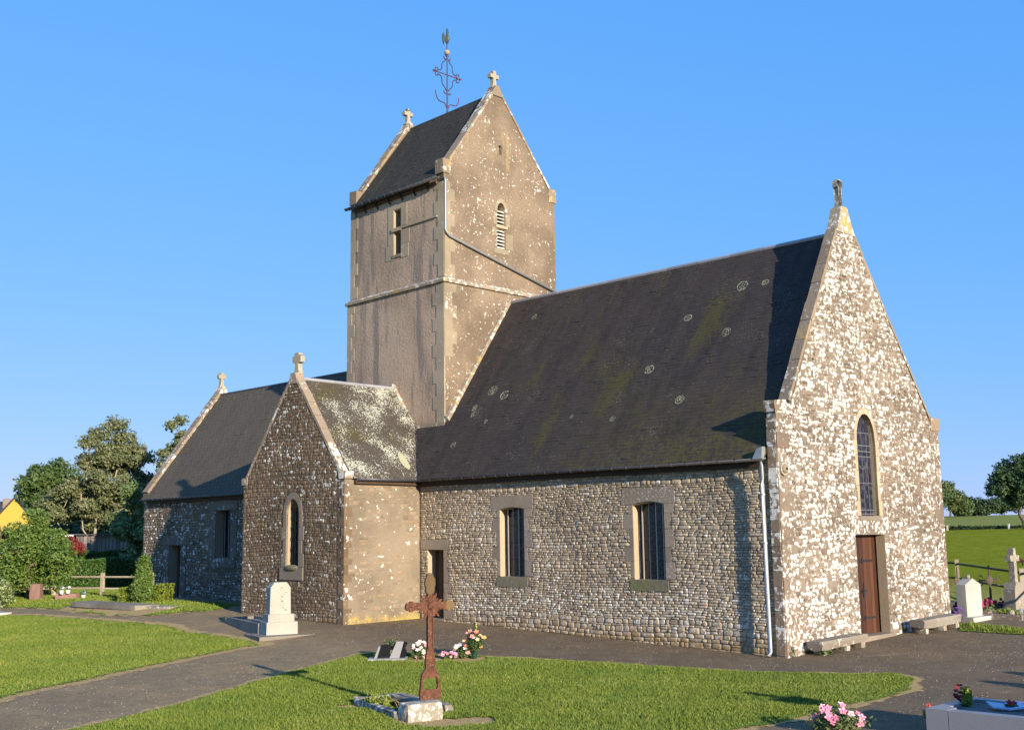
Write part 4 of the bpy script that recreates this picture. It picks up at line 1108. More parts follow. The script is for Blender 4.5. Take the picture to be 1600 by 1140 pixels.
# ------------------------------------------------------------------ gutters and pipes
def gutter(name, p, q, r=.065, mat='gutter', nb=10):
    p = Vector(p); q = Vector(q); d = (q - p).normalized(); s = Vector((-d.y, d.x, 0)); mb = MB(); n_ = 8
    vs_ = []
    for e in (p, q):
        for rr in (r, r * .86):
            for i in range(n_ + 1):
                t = pi + pi * i / n_
                vs_.append(e + s * rr * cos(t) + Vector((0, 0, rr * sin(t))))
    m_ = n_ + 1; fs_ = []
    for i in range(n_):
        fs_ += [(i, i + 1, i + 1 + 2 * m_, i + 2 * m_), (i + m_, i + 2 * m_ + m_, i + 1 + 2 * m_ + m_, i + 1 + m_)]
        fs_ += [(i, i + m_, i + 1 + m_, i + 1), (i + 2 * m_, i + 1 + 2 * m_, i + 1 + 3 * m_, i + 3 * m_)]
    for i in (0, n_): fs_.append((i, i + 2 * m_, i + 3 * m_, i + m_))
    mb.add(vs_, fs_)
    o_ = part(name, mb, M[mat], smooth=True)
    for i in range(nb):
        c = p + (q - p) * ((i + .5) / nb); mb = MB(); pts_ = [c + s * (r + .008) * cos(pi + pi * k / 6) + Vector((0, 0, (r + .008) * sin(pi + pi * k / 6))) for k in range(7)]
        mb.tube(pts_, .011, 4); mb.build('gutter_bracket', M[mat], o_)
gutter('gutter', (.10, NY0 - .05, NZ0 - .0), (XE - .03, NY0 - .05, NZ0 - .02), nb=26)
gutter('gutter', (.20, -2.48, 4.44), (.20, NY0 + .03, 4.46), nb=5)
gutter('gutter', (X0 + .1, -.20, CZ0 - .01), (-5.2, -.20, CZ0 - .01), nb=16)
ge0, ge1 = Ps(TW_ - .02, -.22, TZ0 - .0), Ps(-.02, -.22, TZ0 - .0); gutter('gutter', ge0, ge1, .075, nb=12)
mb = MB(); mb.box((6, .02, 4.33), (11.9, .10, .16)); mb.box((.06, -1.3, 4.36), (.10, 2.4, .12), rz=ATR); mb.box((-10.9, .0, 4.28), (11.6, .1, .14)); part('eaves_board', mb, M['oak'])
mb = MB(); c_ = [Ps(TW_ + .3, -.05, 14.18), Ps(-.28, -.05, 14.18)]
mb.tube([c_[0], c_[1]], .07, 4); part('eaves_board', mb, M['oak'])
for i in range(6):                                # short struts under the tower gutter
    mb = MB(); u = TW_ + .9 + i * .68; mb.tube([Ps(u, -.01, 14.0), Ps(u + .04, -.20, 14.22)], .03, 5); part('eaves_bracket', mb, M['iron'])
mb = MB(); mb.tube([(12.03, -.20, 4.42), (12.03, -.20, 4.28), (12.00, -.14, 3.98), (12.00, -.13, 3.85), (12.00, -.13, .12), (12.00, -.20, .03)], .048, 10)
dp = part('downpipe', mb, M['zinc'], smooth=True)
for z in (3.6, 2.5, 1.35): mb = MB(); mb.tube([(12.00, -.13, z), (12.00, -.13, z + .04)], .058, 10); mb.build('pipe_clip', M['zinc'], dp)
mb = MB(); mb.hexa([(11.85, -.28, 4.42), (12.10, -.28, 4.42), (12.10, -.1, 4.42), (11.85, -.1, 4.42), (11.96, -.24, 4.66), (12.10, -.24, 4.70), (12.10, -.1, 4.70), (11.96, -.1, 4.66)]); part('gutter_end_flashing', mb, M['zinc'])
q0, q1 = FWW.P(-.02, 14.30, .14), FWW.P(.02, 12.46, .07)
mb = MB(); mb.tube([FWW.P(-.05, 14.28, .08), FWW.P(.02, 14.18, .08), FWW.P(.02, 12.55, .07), FWW.P(.05, 12.45, .07), FWW.P(.18, 12.36, .07), FWW.P(5.2, 11.19, .07)], .042, 8); part('downpipe', mb, M['zinc'], smooth=True)

# ------------------------------------------------------------------ gable crosses
def stone_cross(name, P, ang, H, arm, th, shaft, style, label=None):
    """P = foot; arms run along ang"""
    fr = Fr(P[0], P[1], ang, P[2]); mb = MB(); s = shaft / 2
    zc = H - arm * 1.0
    pol = [(-s * 1.9, 0), (s * 1.9, 0), (s * 1.15, H * .22), (s * .9, zc - s * 1.1)]
    a = arm; l = s * 1.05
    if style == 'lobed':
        pol += [(a * .45, zc - l), (a * .62, zc - l * 1.5), (a * .95, zc - l * 1.2), (a, zc), (a * .95, zc + l * 1.2), (a * .62, zc + l * 1.5), (a * .45, zc + l * .9),
                (l, zc + l), (l * .9, zc + a * .5), (l * 1.5, zc + a * .68), (l * 1.2, H - .02), (0, H)]
    else:
        pol += [(a * .98, zc - l), (a, zc + l), (l, zc + l), (l, H - .01), (0, H)]
    left = [(-p_[0], p_[1]) for p_ in pol[1:-1]][::-1]
    pol = pol[1:] + left
    mb.prism(fr, pol, -th / 2, th / 2)
    return part(name, mb, M['finial'], label)
p = FF.P(3.55, 11.02, -.12); stone_cross('gable_cross', p, pi / 2 + AF, .78, .135, .13, .125, 'lobed')
p = FTS.P(-2.51, 7.74, -.18); stone_cross('gable_cross', p, ATR, .66, .21, .16, .15, 'lobed')
p = FE.P(3.3, 9.28, .18); stone_cross('gable_cross', p, pi / 2, .66, .18, .15, .13, 'lobed')
p = FWW.P(2.44, 18.06, -.17); stone_cross('gable_cross', p, pi / 2 + AT, .62, .20, .16, .13, 'plain')
p = FTE.P(2.44, 18.06, .17); stone_cross('gable_cross', p, pi / 2 + AT, .62, .20, .16, .13, 'plain')

# ------------------------------------------------------------------ weathercock and iron cross on the tower ridge
vb = Ps(-2.62, 2.46, TRG)
vr = empty('weathervane', None, None); vr.parent = CH
FV = Fr(vb.x, vb.y, pi / 2 + AT, vb.z)
M['vane'] = m_plain('red_brown_iron', (.10, .035, .045), .6, .3)
M['cock'] = m_plain('weathered_copper', (.07, .10, .085), .6, .4)
mb = MB(); mb.tube([FV.P(0, 0), FV.P(0, .12), FV.P(0, 2.72)], [.05, .028, .020], 8); mb.build('mast', M['vane'], vr)
mb = MB(); mb.ball(FV.P(0, 2.33), .105, n=14, m=10); mb.build('ball', M['finial'], vr, smooth=True)
mb = MB(); mb.tube([FV.P(-.62, 1.47), FV.P(.62, 1.47)], .018, 6); mb.build('cross_arm', M['vane'], vr)
def curl(c, r, a0, a1, n=9): return [FV.P(c[0] + r * cos(a0 + (a1 - a0) * i / n), c[1] + r * sin(a0 + (a1 - a0) * i / n)) for i in range(n + 1)]
for sx in (-1, 1):
    mb = MB(); mb.tube([FV.P(sx * (.04 + .30 * (1 - cos(t * pi / 8 * 1.15)) * .62 + .02 * t), .20 + .07 * sin(t) + .058 * t) for t in range(9)], .019, 5); mb.build('foot_scroll', M['vane'], vr)
    for e in (-1, 1):                              # S-shaped braces between the arms
        pts_ = [FV.P(sx * a_, 1.47 + e * b_) for a_, b_ in ((.06, .58), (.12, .50), (.20, .44), (.25, .36), (.255, .27), (.26, .18), (.31, .11), (.38, .09), (.46, .07))]
        mb = MB(); mb.tube(pts_, .017, 5); mb.build('brace', M['iron'], vr)
        mb = MB(); mb.tube(curl((sx * .50, 1.47 + e * .09), .07, 0, 1.6 * pi * e), .019, 5); mb.build('scroll', M['vane'], vr)
        mb = MB(); mb.tube(curl((sx * .085, 1.47 + e * .66), .075, pi / 2, pi / 2 + 1.6 * pi * sx), .019, 5); mb.build('scroll', M['vane'], vr)
    mb = MB(); mb.prism(FV, [(sx * .60, 1.42), (sx * .70, 1.47), (sx * .60, 1.52)][::sx], -.02, .02); mb.build('arm_tip', M['vane'], vr)
FC = Fr(vb.x, vb.y, YAW - pi / 2 + 1.15, vb.z)
cockp = [(.02, 2.66), (.09, 2.74), (.13, 2.86), (.12, 2.98), (.07, 3.06), (.08, 3.12), (.13, 3.15), (.08, 3.18), (.06, 3.25), (.01, 3.27), (-.03, 3.22), (-.03, 3.12), (-.06, 3.00), (-.13, 2.90), (-.20, 2.88), (-.30, 2.98), (-.36, 2.84), (-.34, 2.66), (-.27, 2.54), (-.23, 2.68), (-.12, 2.72), (-.03, 2.66)]
mb = MB(); mb.prism(FC, cockp, -.02, .02)
mb.ball(FC.P(.0, 2.86), .11, .07, .16, 10, 8); mb.build('cockerel', M['cock'], vr)
emit_stones()
# ------------------------------------------------------------------ plants
def leaves(name, blobs, n, size, mat, parent=None, kind=None, flat=.5, shell=.55, lump=.22, droop=0, weights=None):
    """many small leaf faces through the volume of overlapping lumpy blobs (cx,cy,cz,rx,ry,rz)"""
    B = np.array(blobs, float)
    wgt = (B[:, 3] * B[:, 4] + B[:, 4] * B[:, 5] + B[:, 3] * B[:, 5]); wgt /= wgt.sum()
    bi = RNG.choice(len(B), n, p=wgt); b = B[bi]
    d = RNG.normal(size=(n, 3)); d /= np.linalg.norm(d, axis=1)[:, None]
    q = d * 3.1 + bi[:, None] * 1.7
    lu = 1 + lump * (np.sin(q[:, 0] * 2.1 + q[:, 1]) + np.sin(q[:, 1] * 2.7 - q[:, 2] * 1.3) + np.sin(q[:, 2] * 3.3 + q[:, 0] * 1.9)) / 1.7
    rad = shell + (1 - shell) * RNG.random(n) ** .6
    C = b[:, :3] + d * b[:, 3:6] * (rad * lu)[:, None]
    no = d * flat + RNG.normal(size=(n, 3)) * (1 - flat) * .9 + np.array([0, 0, .25]); no /= np.linalg.norm(no, axis=1)[:, None]
    t1 = np.cross(no, RNG.normal(size=(n, 3))); t1 /= np.linalg.norm(t1, axis=1)[:, None] + 1e-9
    t2 = np.cross(no, t1)
    s = size * RNG.uniform(.55, 1.35, n)[:, None]
    V = np.stack([C - t1 * s, C + t2 * s * .5 - no * s * .12, C + t1 * s, C - t2 * s * .5 - no * s * .12], 1)
    r = np.clip(RNG.beta(2, 2, n) * .8 + .1 + .12 * np.sin(bi * 12.9), 0, 1)
    return raw(name, V.reshape(-1, 3), np.arange(4 * n).reshape(-1, 4), mat, r=np.repeat(r, 4), w=np.repeat(r, 4), parent=parent, kind=kind)
def limb(mb, p, q, r0, r1, n=4, wig=.06):
    p = Vector(p); q = Vector(q); L = (q - p).length; pts = []; rs = []
    for i in range(n + 1):
        t = i / n; o_ = Vector((random.uniform(-1, 1), random.uniform(-1, 1), random.uniform(-.5, .5))) * L * wig * (0 < i < n)
        pts.append(p.lerp(q, t) + o_); rs.append(r0 + (r1 - r0) * t)
    mb.tube(pts, rs, 7)
def tree(name, label, cat, x, y, H, blobs, nleaf, lsize, leafmat, trunks, bark='bark', group=None, z=None, **k):
    """blobs relative to the foot; trunks = list of (dx,dy,top(x,y,z),r)"""
    rt = empty(name, label, cat, (x, y, g(x, y) - .03 if z is None else z), group=group)
    mb = MB()
    for (dx, dy, tx, ty, tz, r) in trunks:
        limb(mb, (dx, dy, -.1), (tx, ty, tz), r, r * .55, 5)
        for b in random.sample(list(blobs), min(5, len(blobs))):
            t = random.uniform(.45, .95); st = Vector((dx, dy, 0)).lerp(Vector((tx, ty, tz)), t)
            limb(mb, st, (b[0], b[1], b[2]), r * .42, r * .10, 4, .08)
    mb.build('trunk', M[bark], rt, smooth=True)
    leaves('crown', blobs, nleaf, lsize, M[leafmat], rt, **k)
    return rt
def blobfield(n, cx, cy, cz, rx, ry, rz, br, squash=.75):
    out = []
    for i in range(n):
        while True:
            p = [random.uniform(-1, 1) for _ in range(3)]
            if sum(a * a for a in p) < 1: break
        s = random.uniform(.65, 1.3) * br
        out.append((cx + p[0] * rx, cy + p[1] * ry, cz + p[2] * rz, s, s, s * squash))
    return out
def raypt(px, d):                                 # ground position d metres out along a compass bearing given by picture column
    v = F_ * 1738.18 + R_ * (px - 800) - U_ * 270; a = math.atan2(v.y, v.x)
    return CAMPOS.x + d * cos(a), CAMPOS.y + d * sin(a)

# the round bush on the left, with its gnarled foot
bl = blobfield(20, .2, .3, 2.6, .90, .90, .8, .55) + blobfield(38, .0, .1, 1.5, 1.45, 1.45, .9, .62) + blobfield(6, -.5, -.3, .8, 1.0, 1.0, .3, .5)
tree('camellia_bush', 'large bright green rounded bush with a gnarled brown foot, at the left edge', 'bush', -19.45, -3.55, 4.2, bl, 34000, .062, 'leaf_bright', [(0, 0, .1, 0, 2.6, .22), (.15, .1, -.6, .3, 2.2, .14)], 'bark_dark', shell=.72, lump=.18)
tree('small_bush', 'small upright bush with glossy leaves beside the chancel corner', 'bush', -11.6, -2.75, 1.7, [(.1 * sin(k * 2.4), .1 * cos(k * 2.4), .25 + k * .095, .40 - k * .019, .40 - k * .019, .22) for k in range(15)], 7500, .042, 'leaf_bright', [(0, 0, 0, 0, .9, .07)], 'bark_dark', shell=.6)
rt = empty('box_shrub', 'low clipped yellow green box shrub left of the small upright bush', 'shrub', (-12.5, -2.75, g(-12.5, -2.75)))
def hedge_block(name, mat, c, d, n, size, parent=None, kind=None, rz=0):
    P = np.zeros((n, 3)); A = np.array([d[1] * d[2], d[0] * d[2], d[0] * d[1]]); A = A / A.sum()
    ax_ = RNG.choice(3, n, p=A); P[:] = RNG.uniform(-.5, .5, (n, 3)); P[np.arange(n), ax_] = np.where(RNG.random(n) < .75, RNG.choice([-.5, .5], n), P[np.arange(n), ax_] * 1)
    P *= np.array(d); P += RNG.normal(0, size * .45, (n, 3)); P += (np.sin(P[:, [1, 2, 0]] * 2.3) * .05)
    P[:, 2] = np.maximum(P[:, 2], -d[2] / 2)
    X = P.copy(); X[:, 0] = P[:, 0] * cos(rz) - P[:, 1] * sin(rz) + c[0]; X[:, 1] = P[:, 0] * sin(rz) + P[:, 1] * cos(rz) + c[1]; X[:, 2] = P[:, 2] + c[2]
    no = RNG.normal(size=(n, 3)); no /= np.linalg.norm(no, axis=1)[:, None]; t1 = np.cross(no, RNG.normal(size=(n, 3))); t1 /= np.linalg.norm(t1, axis=1)[:, None]; t2 = np.cross(no, t1)
    s = size * RNG.uniform(.5, 1.3, n)[:, None]
    V = np.stack([X - t1 * s, X + t2 * s * .55, X + t1 * s, X - t2 * s * .55], 1)
    r = RNG.beta(2, 2, n)
    return raw(name, V.reshape(-1, 3), np.arange(4 * n).reshape(-1, 4), M[mat], r=np.repeat(r, 4), w=np.repeat(r, 4), parent=parent, kind=kind)
hedge_block('foliage', 'leaf_yellow', (0, 0, .27), (.62, .55, .52), 4200, .03, rt, rz=.5)
mb = MB(); limb(mb, (0, 0, -.05), (0, 0, .35), .05, .03); mb.build('stem', M['bark_dark'], rt)
rt = empty('box_shrub', 'yellow green shrub squeezed between the small bush and the chancel wall', 'shrub', (-11.3, -2.15, g(-11.3, -2.15)))
hedge_block('foliage', 'leaf_yellow', (0, 0, .32), (.5, .5, .62), 3000, .03, rt)
mb = MB(); limb(mb, (0, 0, -.05), (0, 0, .35), .05, .03); mb.build('stem', M['bark_dark'], rt)
# hedges
hx0, hy0 = raypt(60, 57); hx1, hy1 = raypt(262, 54)
ang = math.atan2(hy1 - hy0, hx1 - hx0); L = math.hypot(hx1 - hx0, hy1 - hy0)
def hedge(label, a, b, h, th, n, size):
    x0, y0 = a; x1, y1 = b; cx, cy = (x0 + x1) / 2, (y0 + y1) / 2; an = math.atan2(y1 - y0, x1 - x0); L = math.hypot(x1 - x0, y1 - y0)
    rt = empty('hedge', label, 'hedge', (cx, cy, g(cx, cy)), an)
    hedge_block('foliage', 'hedge', (0, 0, h / 2), (L, th, h), n, size, rt)
    mb = MB()
    mb.box((0, 0, h * .46), (L - .3, th * .6, h * .86)); mb.build('inner_twigs', M['bark_dark'], rt)
hedge('long clipped green hedge behind the rail fence', (hx0, hy0), (hx1, hy1), 1.32, 1.0, 42000, .055)
hedge('higher strip of hedge just in front of the board shed', raypt(110, 62), raypt(240, 60), 1.62, 1.2, 26000, .06)
# trees on the left
x, y = raypt(165, 70)
def T(px, d): return raypt(px, d)
bl = blobfield(62, 0, 0, 4.7, 2.3, 3.8, 1.9, .60, .6) + blobfield(34, 0, .3, 7.0, 1.3, 1.9, 1.4, .55, .7)
bl = [(b[0], b[1] * 1.0, b[2], b[3], b[4], b[5]) for b in bl] + [(0.2, .3, 9.0, .7, .7, .5), (.1, -.6, 8.4, .7, .7, .5), (0, 1.0, 8.3, .6, .7, .5), (0, 1.6, 7.6, .6, .7, .5), (0, -1.3, 7.9, .6, .7, .5)]
tree('copper_tree', 'tallest tree on the left, coppery green crown over pale forked trunks', 'tree', x, y, 9.6, bl, 42000, .10, 'leaf_copper',
     [(0, 0, -.4, -1.0, 6.2, .11), (.1, .3, .2, .5, 6.8, .10), (.1, .95, .3, 1.7, 6.0, .12), (0, -.1, 0, -1.6, 5.0, .06)], 'bark', shell=.35, lump=.3)
x, y = raypt(92, 82)
tree('broadleaf_tree', 'dark green round tree behind and left of the coppery one', 'tree', x, y, 9, blobfield(44, 0, 0, 4.9, 2.0, 2.5, 3.0, .9), 24000, .14, 'leaf_mid', [(0, 0, 0, 0, 5.5, .25)], 'bark_dark', shell=.5)
x, y = raypt(272, 84)
tree('copper_tree', 'dark tree whose ragged top shows over the chancel gable slope', 'tree', x, y, 10, blobfield(34, 0, 0, 7.2, 1.3, 1.3, 2.4, .50) + [(0, .2, 10.2, .7, .5, .4), (0, -.5, 9.8, .6, .5, .4)], 8000, .13, 'leaf_copper', [(0, 0, 0, 0, 8, .2)], 'bark_dark', shell=.35, lump=.3)
x, y = raypt(212, 60)
tree('variegated_shrub', 'pale speckled green shrub against the chancel corner and shed', 'shrub', x, y, 5, blobfield(16, 0, 0, 3.1, .8, .85, 1.9, .55), 9000, .085, 'leaf_pale', [(0, 0, 0, 0, 3, .1)], 'bark_dark', shell=.5)
x, y = raypt(130, 78)
tree('laurel_mass', 'dark evergreen screen behind the shed and the pale trunks', 'shrubbery', x, y, 4.5, blobfield(20, 0, 0, 2.2, 1.6, 3.8, 1.6, 1.1), 12000, .13, 'leaf_dark', [(0, 0, 0, 0, 2, .12)], 'bark_dark', shell=.5)
x, y = raypt(190, 76)
tree('laurel_mass', 'dark evergreen screen right of the pale trunks, behind the shed', 'shrubbery', x, y, 4.5, blobfield(16, 0, 0, 2.2, 1.6, 3.0, 1.6, 1.1), 9000, .13, 'leaf_dark', [(0, 0, 0, 0, 2, .12)], 'bark_dark', shell=.5)
x, y = raypt(114, 60)
tree('red_shrub', 'small dark red leaved shrub beside the shed, over the hedge', 'shrub', x, y, 2.4, blobfield(6, 0, 0, 2.0, .35, .35, .35, .33), 2600, .06, 'leaf_red', [(0, 0, 0, 0, 1.9, .05)], 'bark_dark')
x, y = raypt(-22, 150)
tree('broadleaf_tree', 'sliver of a dark tree at the far left edge behind the houses', 'tree', x, y, 8, blobfield(12, 0, 0, 4.8, 1.4, 1.6, 1.8, 1.0), 5000, .2, 'leaf_dark', [(0, 0, 0, 0, 5, .25)], 'bark_dark')
x, y = raypt(-6, 50)
tree('broadleaf_shrub', 'loose reddish green shrub at the left picture edge', 'shrub', x, y, 3, blobfield(9, 0, 0, 1.9, .45, .45, 1.0, .42), 3400, .07, 'leaf_copper', [(0, 0, 0, 0, 2, .07)], 'bark_dark', shell=.4)
x, y = raypt(8, 47)
tree('broadleaf_shrub', 'low spotted bush with pale flowers, lowest at the left edge', 'shrub', x, y, 1.3, blobfield(8, 0, 0, .6, .6, .6, .3, .36), 3600, .06, 'leaf_pale', [(0, 0, 0, 0, .6, .05)], 'bark_dark', shell=.5)

# yellow house and dark roofed neighbour
M['yellow'] = m_plain('yellow_render', (.62, .42, .07), .9, 0, .05, 2)
M['slate_house'] = m_plain('house_slate', (.055, .055, .065), .7, 0, .15, 3)
M['whitepaint'] = m_plain('white_paint', (.75, .75, .72), .6)
def house(label, px, d, w, Lh, he, hr, an, wallm):
    x, y = raypt(px, d); rt = empty('house', label, 'house', (x, y, .55), an)
    fr = Fr(0, 0, -pi / 2)                         # gable in local y, length along +x behind it
    F2 = Fr(0, 0, pi / 2)
    mb = MB(); mb.prism(F2, [(-w / 2, -.3), (w / 2, -.3), (w / 2, he), (0, hr), (-w / 2, he)], -Lh, 0); mb.build('wall', wallm, rt)
    for s in (-1, 1):
        t = .14; sl = (hr - he) / (w / 2); e = .3
        mb = MB(); mb.prism(F2, [(s * (w / 2 + e), he - e * sl + .02), (0, hr + .02), (0, hr + .02 + t * 1.3), (s * (w / 2 + e), he - e * sl + .02 + t * 1.3)][::s], -Lh - .2, .12); mb.build('roof', M['slate_house'], rt)
    mb = MB(); mb.box((-Lh * .3, w * .2, hr - .2), (.7, .5, 1.4)); mb.build('chimney', M['dressed'], rt)
    for (yy, zz) in ((-w * .25, 1.5), (w * .22, 1.5)):
        mb = MB(); mb.box((.03, yy, zz), (.06, .9, 1.2)); f_ = mb.build('window', M['whitepaint'], rt)
        mb = MB(); mb.box((.065, yy, zz), (.02, .72, 1.0)); mb.build('pane', M['glass'], f_)
    return rt
house('yellow rendered house with dark slate roof behind the bright bush', 20, 130, 4.2, 9, 4.7, 6.7, R(-60), M['yellow'])
house('neighbouring dark roofed house at the left edge behind the yellow one', -30, 140, 5, 9, 4.2, 6.6, R(-60), M['dressed'])
# shed
x, y = raypt(160, 66); x0, y0 = raypt(119, 66.5); x1, y1 = raypt(205, 66); an = math.atan2(y1 - y0, x1 - x0); L = math.hypot(x1 - x0, y1 - y0)
sh = empty('board_shed', 'low grey shed of upright boards behind the hedge', 'shed', (x0, y0, .55), an)
nb = 15
for i in range(nb):
    mb = MB(); w = L / nb; mb.box((w * (i + .5), 0, 1.25), (w - .02, .03 + random.uniform(0, .01), 2.5)); mb.build('board', M['boards'], sh)
mb = MB(); mb.box((L / 2 - .4, .9, 2.56), (L + 1.2, 2.3, .07)); mb.build('roof', M['slate_house'], sh)
mb = MB(); mb.box((-.55, -.25, 2.50), (.9, .06, .09)); mb.build('fascia', M['whitepaint'], sh)
mb = MB(); mb.box((-.93, -.2, 1.2), (.09, .09, 2.4)); mb.build('porch_post', M['wood'], sh)
mb = MB(); mb.box((L / 2 - .45, 1.9, 1.2), (L + .9, .1, 2.4)); mb.box((L, 1, 1.2), (.1, 1.8, 2.4)); mb.build('rear_boards', M['wood_dark'], sh)

# rail fences
def rail_fence(label, pts, hs, mat, posts, lean=0):
    x0, y0 = pts[0]; rt = empty('rail_fence', label, 'fence', (x0, y0, g(x0, y0)))
    z00 = g(x0, y0)
    for i in range(len(pts) - 1):
        (xa, ya), (xb, yb) = pts[i], pts[i + 1]
        for h in hs:
            mb = MB(); mb.tube([(xa - x0, ya - y0, g(xa, ya) - z00 + h + random.uniform(-.02, .02)), (xb - x0, yb - y0, g(xb, yb) - z00 + h + random.uniform(-.02, .02))], .038, 6); mb.build('rail', mat, rt)
    for i, (xa, ya) in enumerate(pts):
        mb = MB(); mb.box((xa - x0, ya - y0, g(xa, ya) - z00 + (hs[-1] + .1) / 2 - .05), (.13, .11, hs[-1] + .3), rz=.4); mb.build('post', posts, rt)
rail_fence('two rail wooden fence in front of the clipped hedge', [raypt(30, 50.0), raypt(88, 49.2), raypt(163, 48.0), raypt(240, 46.5)], (.33, .78), M['wood'], M['wood'])
rail_fence('two rail dark fence between graveyard and pasture', [raypt(1440, 44), raypt(1492, 42.5), raypt(1592, 38.0), raypt(1700, 34)], (.45, .95), M['wood_dark'], M['wood'])

# field hedge line, posts and far trees
bx0, by0 = raypt(1430, 392); bx1, by1 = raypt(1660, 392)
rt = empty('field_bank', 'thin dark hedge bank crossing the pasture below the trees', 'hedge', ((bx0 + bx1) / 2, (by0 + by1) / 2, g((bx0 + bx1) / 2, (by0 + by1) / 2)), math.atan2(by1 - by0, bx1 - bx0))
hedge_block('foliage', 'leaf_dark', (0, 0, .3), (math.hypot(bx1 - bx0, by1 - by0), 1.2, .8), 5000, .4, rt)
x, y = raypt(1578, 388); mb = MB(); mb.box((0, 0, .7), (.5, .5, 1.8)); tag(mb.build('marker_post', M['whitepaint'], loc=(x, y, g(x, y))), 'short white post on the bank in the pasture', 'post')
x, y = raypt(1481, 388); mb = MB(); mb.box((0, 0, .7), (.5, .5, 2.0)); tag(mb.build('marker_post', M['wood'], loc=(x, y, g(x, y))), 'short brown post on the bank near the church wall', 'post')
x, y = raypt(1603, 385); K = 3.95
tree('oak_tree', 'big dark leafy tree with bare leaning trunk at the right edge of the pasture', 'tree', x, y, 7 * K, blobfield(60, 0, 0, 3.5 * K, 2.5 * K, 2.5 * K, 1.5 * K, .62 * K, .85) + [(-.2 * K, 0, 5.2 * K, .9 * K, .9 * K, .7 * K), (.6 * K, .2 * K, 5.4 * K, .8 * K, .8 * K, .6 * K)], 26000, .12 * K, 'leaf_dark', [(0, 0, -.8 * K, .2 * K, 2.8 * K, .17 * K)], 'bark_dark', shell=.5, lump=.3)
far = [(1487, 520, 17, 8.5, 'leaf_leafy', 'bright leafy tree beside the church wall on the skyline'), (1508, 530, 10.5, 6.5, 'leaf_mid', 'smaller green tree right of the bright skyline tree'),
       (1525, 550, 8.5, 7.5, 'leaf_dark', 'low dark tree in the middle of the skyline row'), (1545, 540, 8.5, 7.5, 'leaf_dark', 'low dark tree left of the big oak on the skyline'), (1462, 510, 15, 8, 'leaf_mid', 'tree almost hidden behind the church wall on the skyline'), (1572, 560, 8.5, 8, 'leaf_dark', 'low dark tree seen under the big oak')]
M['leaf_leafy'] = m_leaf('leafy_green', (.05, .075, .015), (.09, .12, .03), (.15, .17, .06))
for (px_, d, H, w_, lm, lb) in far:
    x, y = raypt(px_, d)
    tree('skyline_tree', lb, 'tree', x, y, H, blobfield(18, 0, 0, H * .46, w_ * .75, w_ * .75, H * .36, w_ * .38), 6000, .5, lm, [(0, 0, 0, 0, H * .5, .5)], 'bark_dark', group='trees on the right hand skyline', shell=.5)
x0, y0 = raypt(1440, 470); x1, y1 = raypt(1700, 470)
mb = MB(); mb.tube([(x0, y0, 14.8), ((x0 + x1) / 2, (y0 + y1) / 2, 13.2), (x1, y1, 14.8)], .07, 4); tag(mb.build('overhead_wire', M['iron']), 'thin overhead wire above the skyline trees', 'wire')
# cow
def cow():
    x, y = raypt(1588, 228); sx = g(x, y)
    me = bpy.data.meshes.new('cow'); P = [(0, 0, .95), (.45, 0, .98), (.85, 0, .98), (-.45, 0, .98), (-.85, 0, 1.0), (-1.05, 0, .85), (1.15, 0, .72), (1.35, 0, .42), (1.48, 0, .22),
        (.72, .2, .55), (.74, .2, .0), (.72, -.2, .55), (.78, -.2, .0), (-.8, .2, .6), (-.74, .2, .32), (-.8, .2, .0), (-.8, -.2, .6), (-.76, -.2, .32), (-.84, -.2, .0), (-1.12, 0, .4)]
    E_ = [(0, 1), (1, 2), (0, 3), (3, 4), (4, 5), (5, 19), (2, 6), (6, 7), (7, 8), (2, 9), (9, 10), (2, 11), (11, 12), (4, 13), (13, 14), (14, 15), (4, 16), (16, 17), (17, 18)]
    Rr = [.37, .36, .30, .37, .30, .05, .19, .14, .09, .13, .065, .13, .065, .15, .09, .065, .15, .09, .065, .03]
    me.from_pydata(P, E_, []); o = bpy.data.objects.new('cow', me); COL.objects.link(o)
    m = o.modifiers.new('skin', 'SKIN')
    bpy.context.view_layer.objects.active = o
    if not me.skin_vertices: bpy.ops.mesh.customdata_skin_add()
    for v, r in zip(me.skin_vertices[0].data, Rr): v.radius = (r, r)
    me.skin_vertices[0].data[0].use_root = True
    o.modifiers.new('sub', 'SUBSURF').levels = 2; o.modifiers['sub'].render_levels = 2
    me.materials.append(m_plain('brown_hide', (.075, .022, .016), .85, 0, .2, 3)); o.location = (x, y, sx); o.rotation_euler = (0, 0, math.atan2(R_.y, R_.x) - .3)
    tag(o, 'dark brown cow grazing in the pasture behind the stone cross', 'cow')
    for s in (-1, 1):
        mb = MB(); mb.prism(Fr(1.22, s * .13, s * .9, .62), [(0, 0), (.16, .02), (.18, .07), (.02, .08)], -.01, .01); mb.build('ear', M['bark_dark'], o)
cow()

# ------------------------------------------------------------------ graves and furniture
M['granite'] = m_plain('grey_granite', (.20, .20, .21), .45, 0, .12, 60, .4)
M['granite_light'] = m_wall('pale_cement_stone', [(.42, .405, .35), (.50, .48, .42)], white=(.3, .28, .22), spots=(.68, .73), spscale=14, wattr=0, grime=.2, bump=.25)
M['memorial'] = m_wall('pale_memorial_stone', [(.40, .385, .32), (.49, .47, .40)], white=(.28, .26, .20), spots=(.67, .72), spscale=18, wattr=0, grime=.2, bump=.25)
M['oldstone'] = m_wall('old_lichened_stone', [(.26, .22, .17), (.36, .31, .24)], white=(.56, .53, .46), spots=(.57, .66), spscale=8, wattr=.2, grime=.25)
M['kerbstone'] = m_wall('grey_kerb', [(.24, .21, .17), (.32, .28, .22)], white=(.5, .47, .4), spots=(.62, .7), spscale=9, wattr=.1, grime=.3)
M['black'] = m_plain('polished_black_granite', (.012, .012, .014), .12, 0, .1, 5, .5)
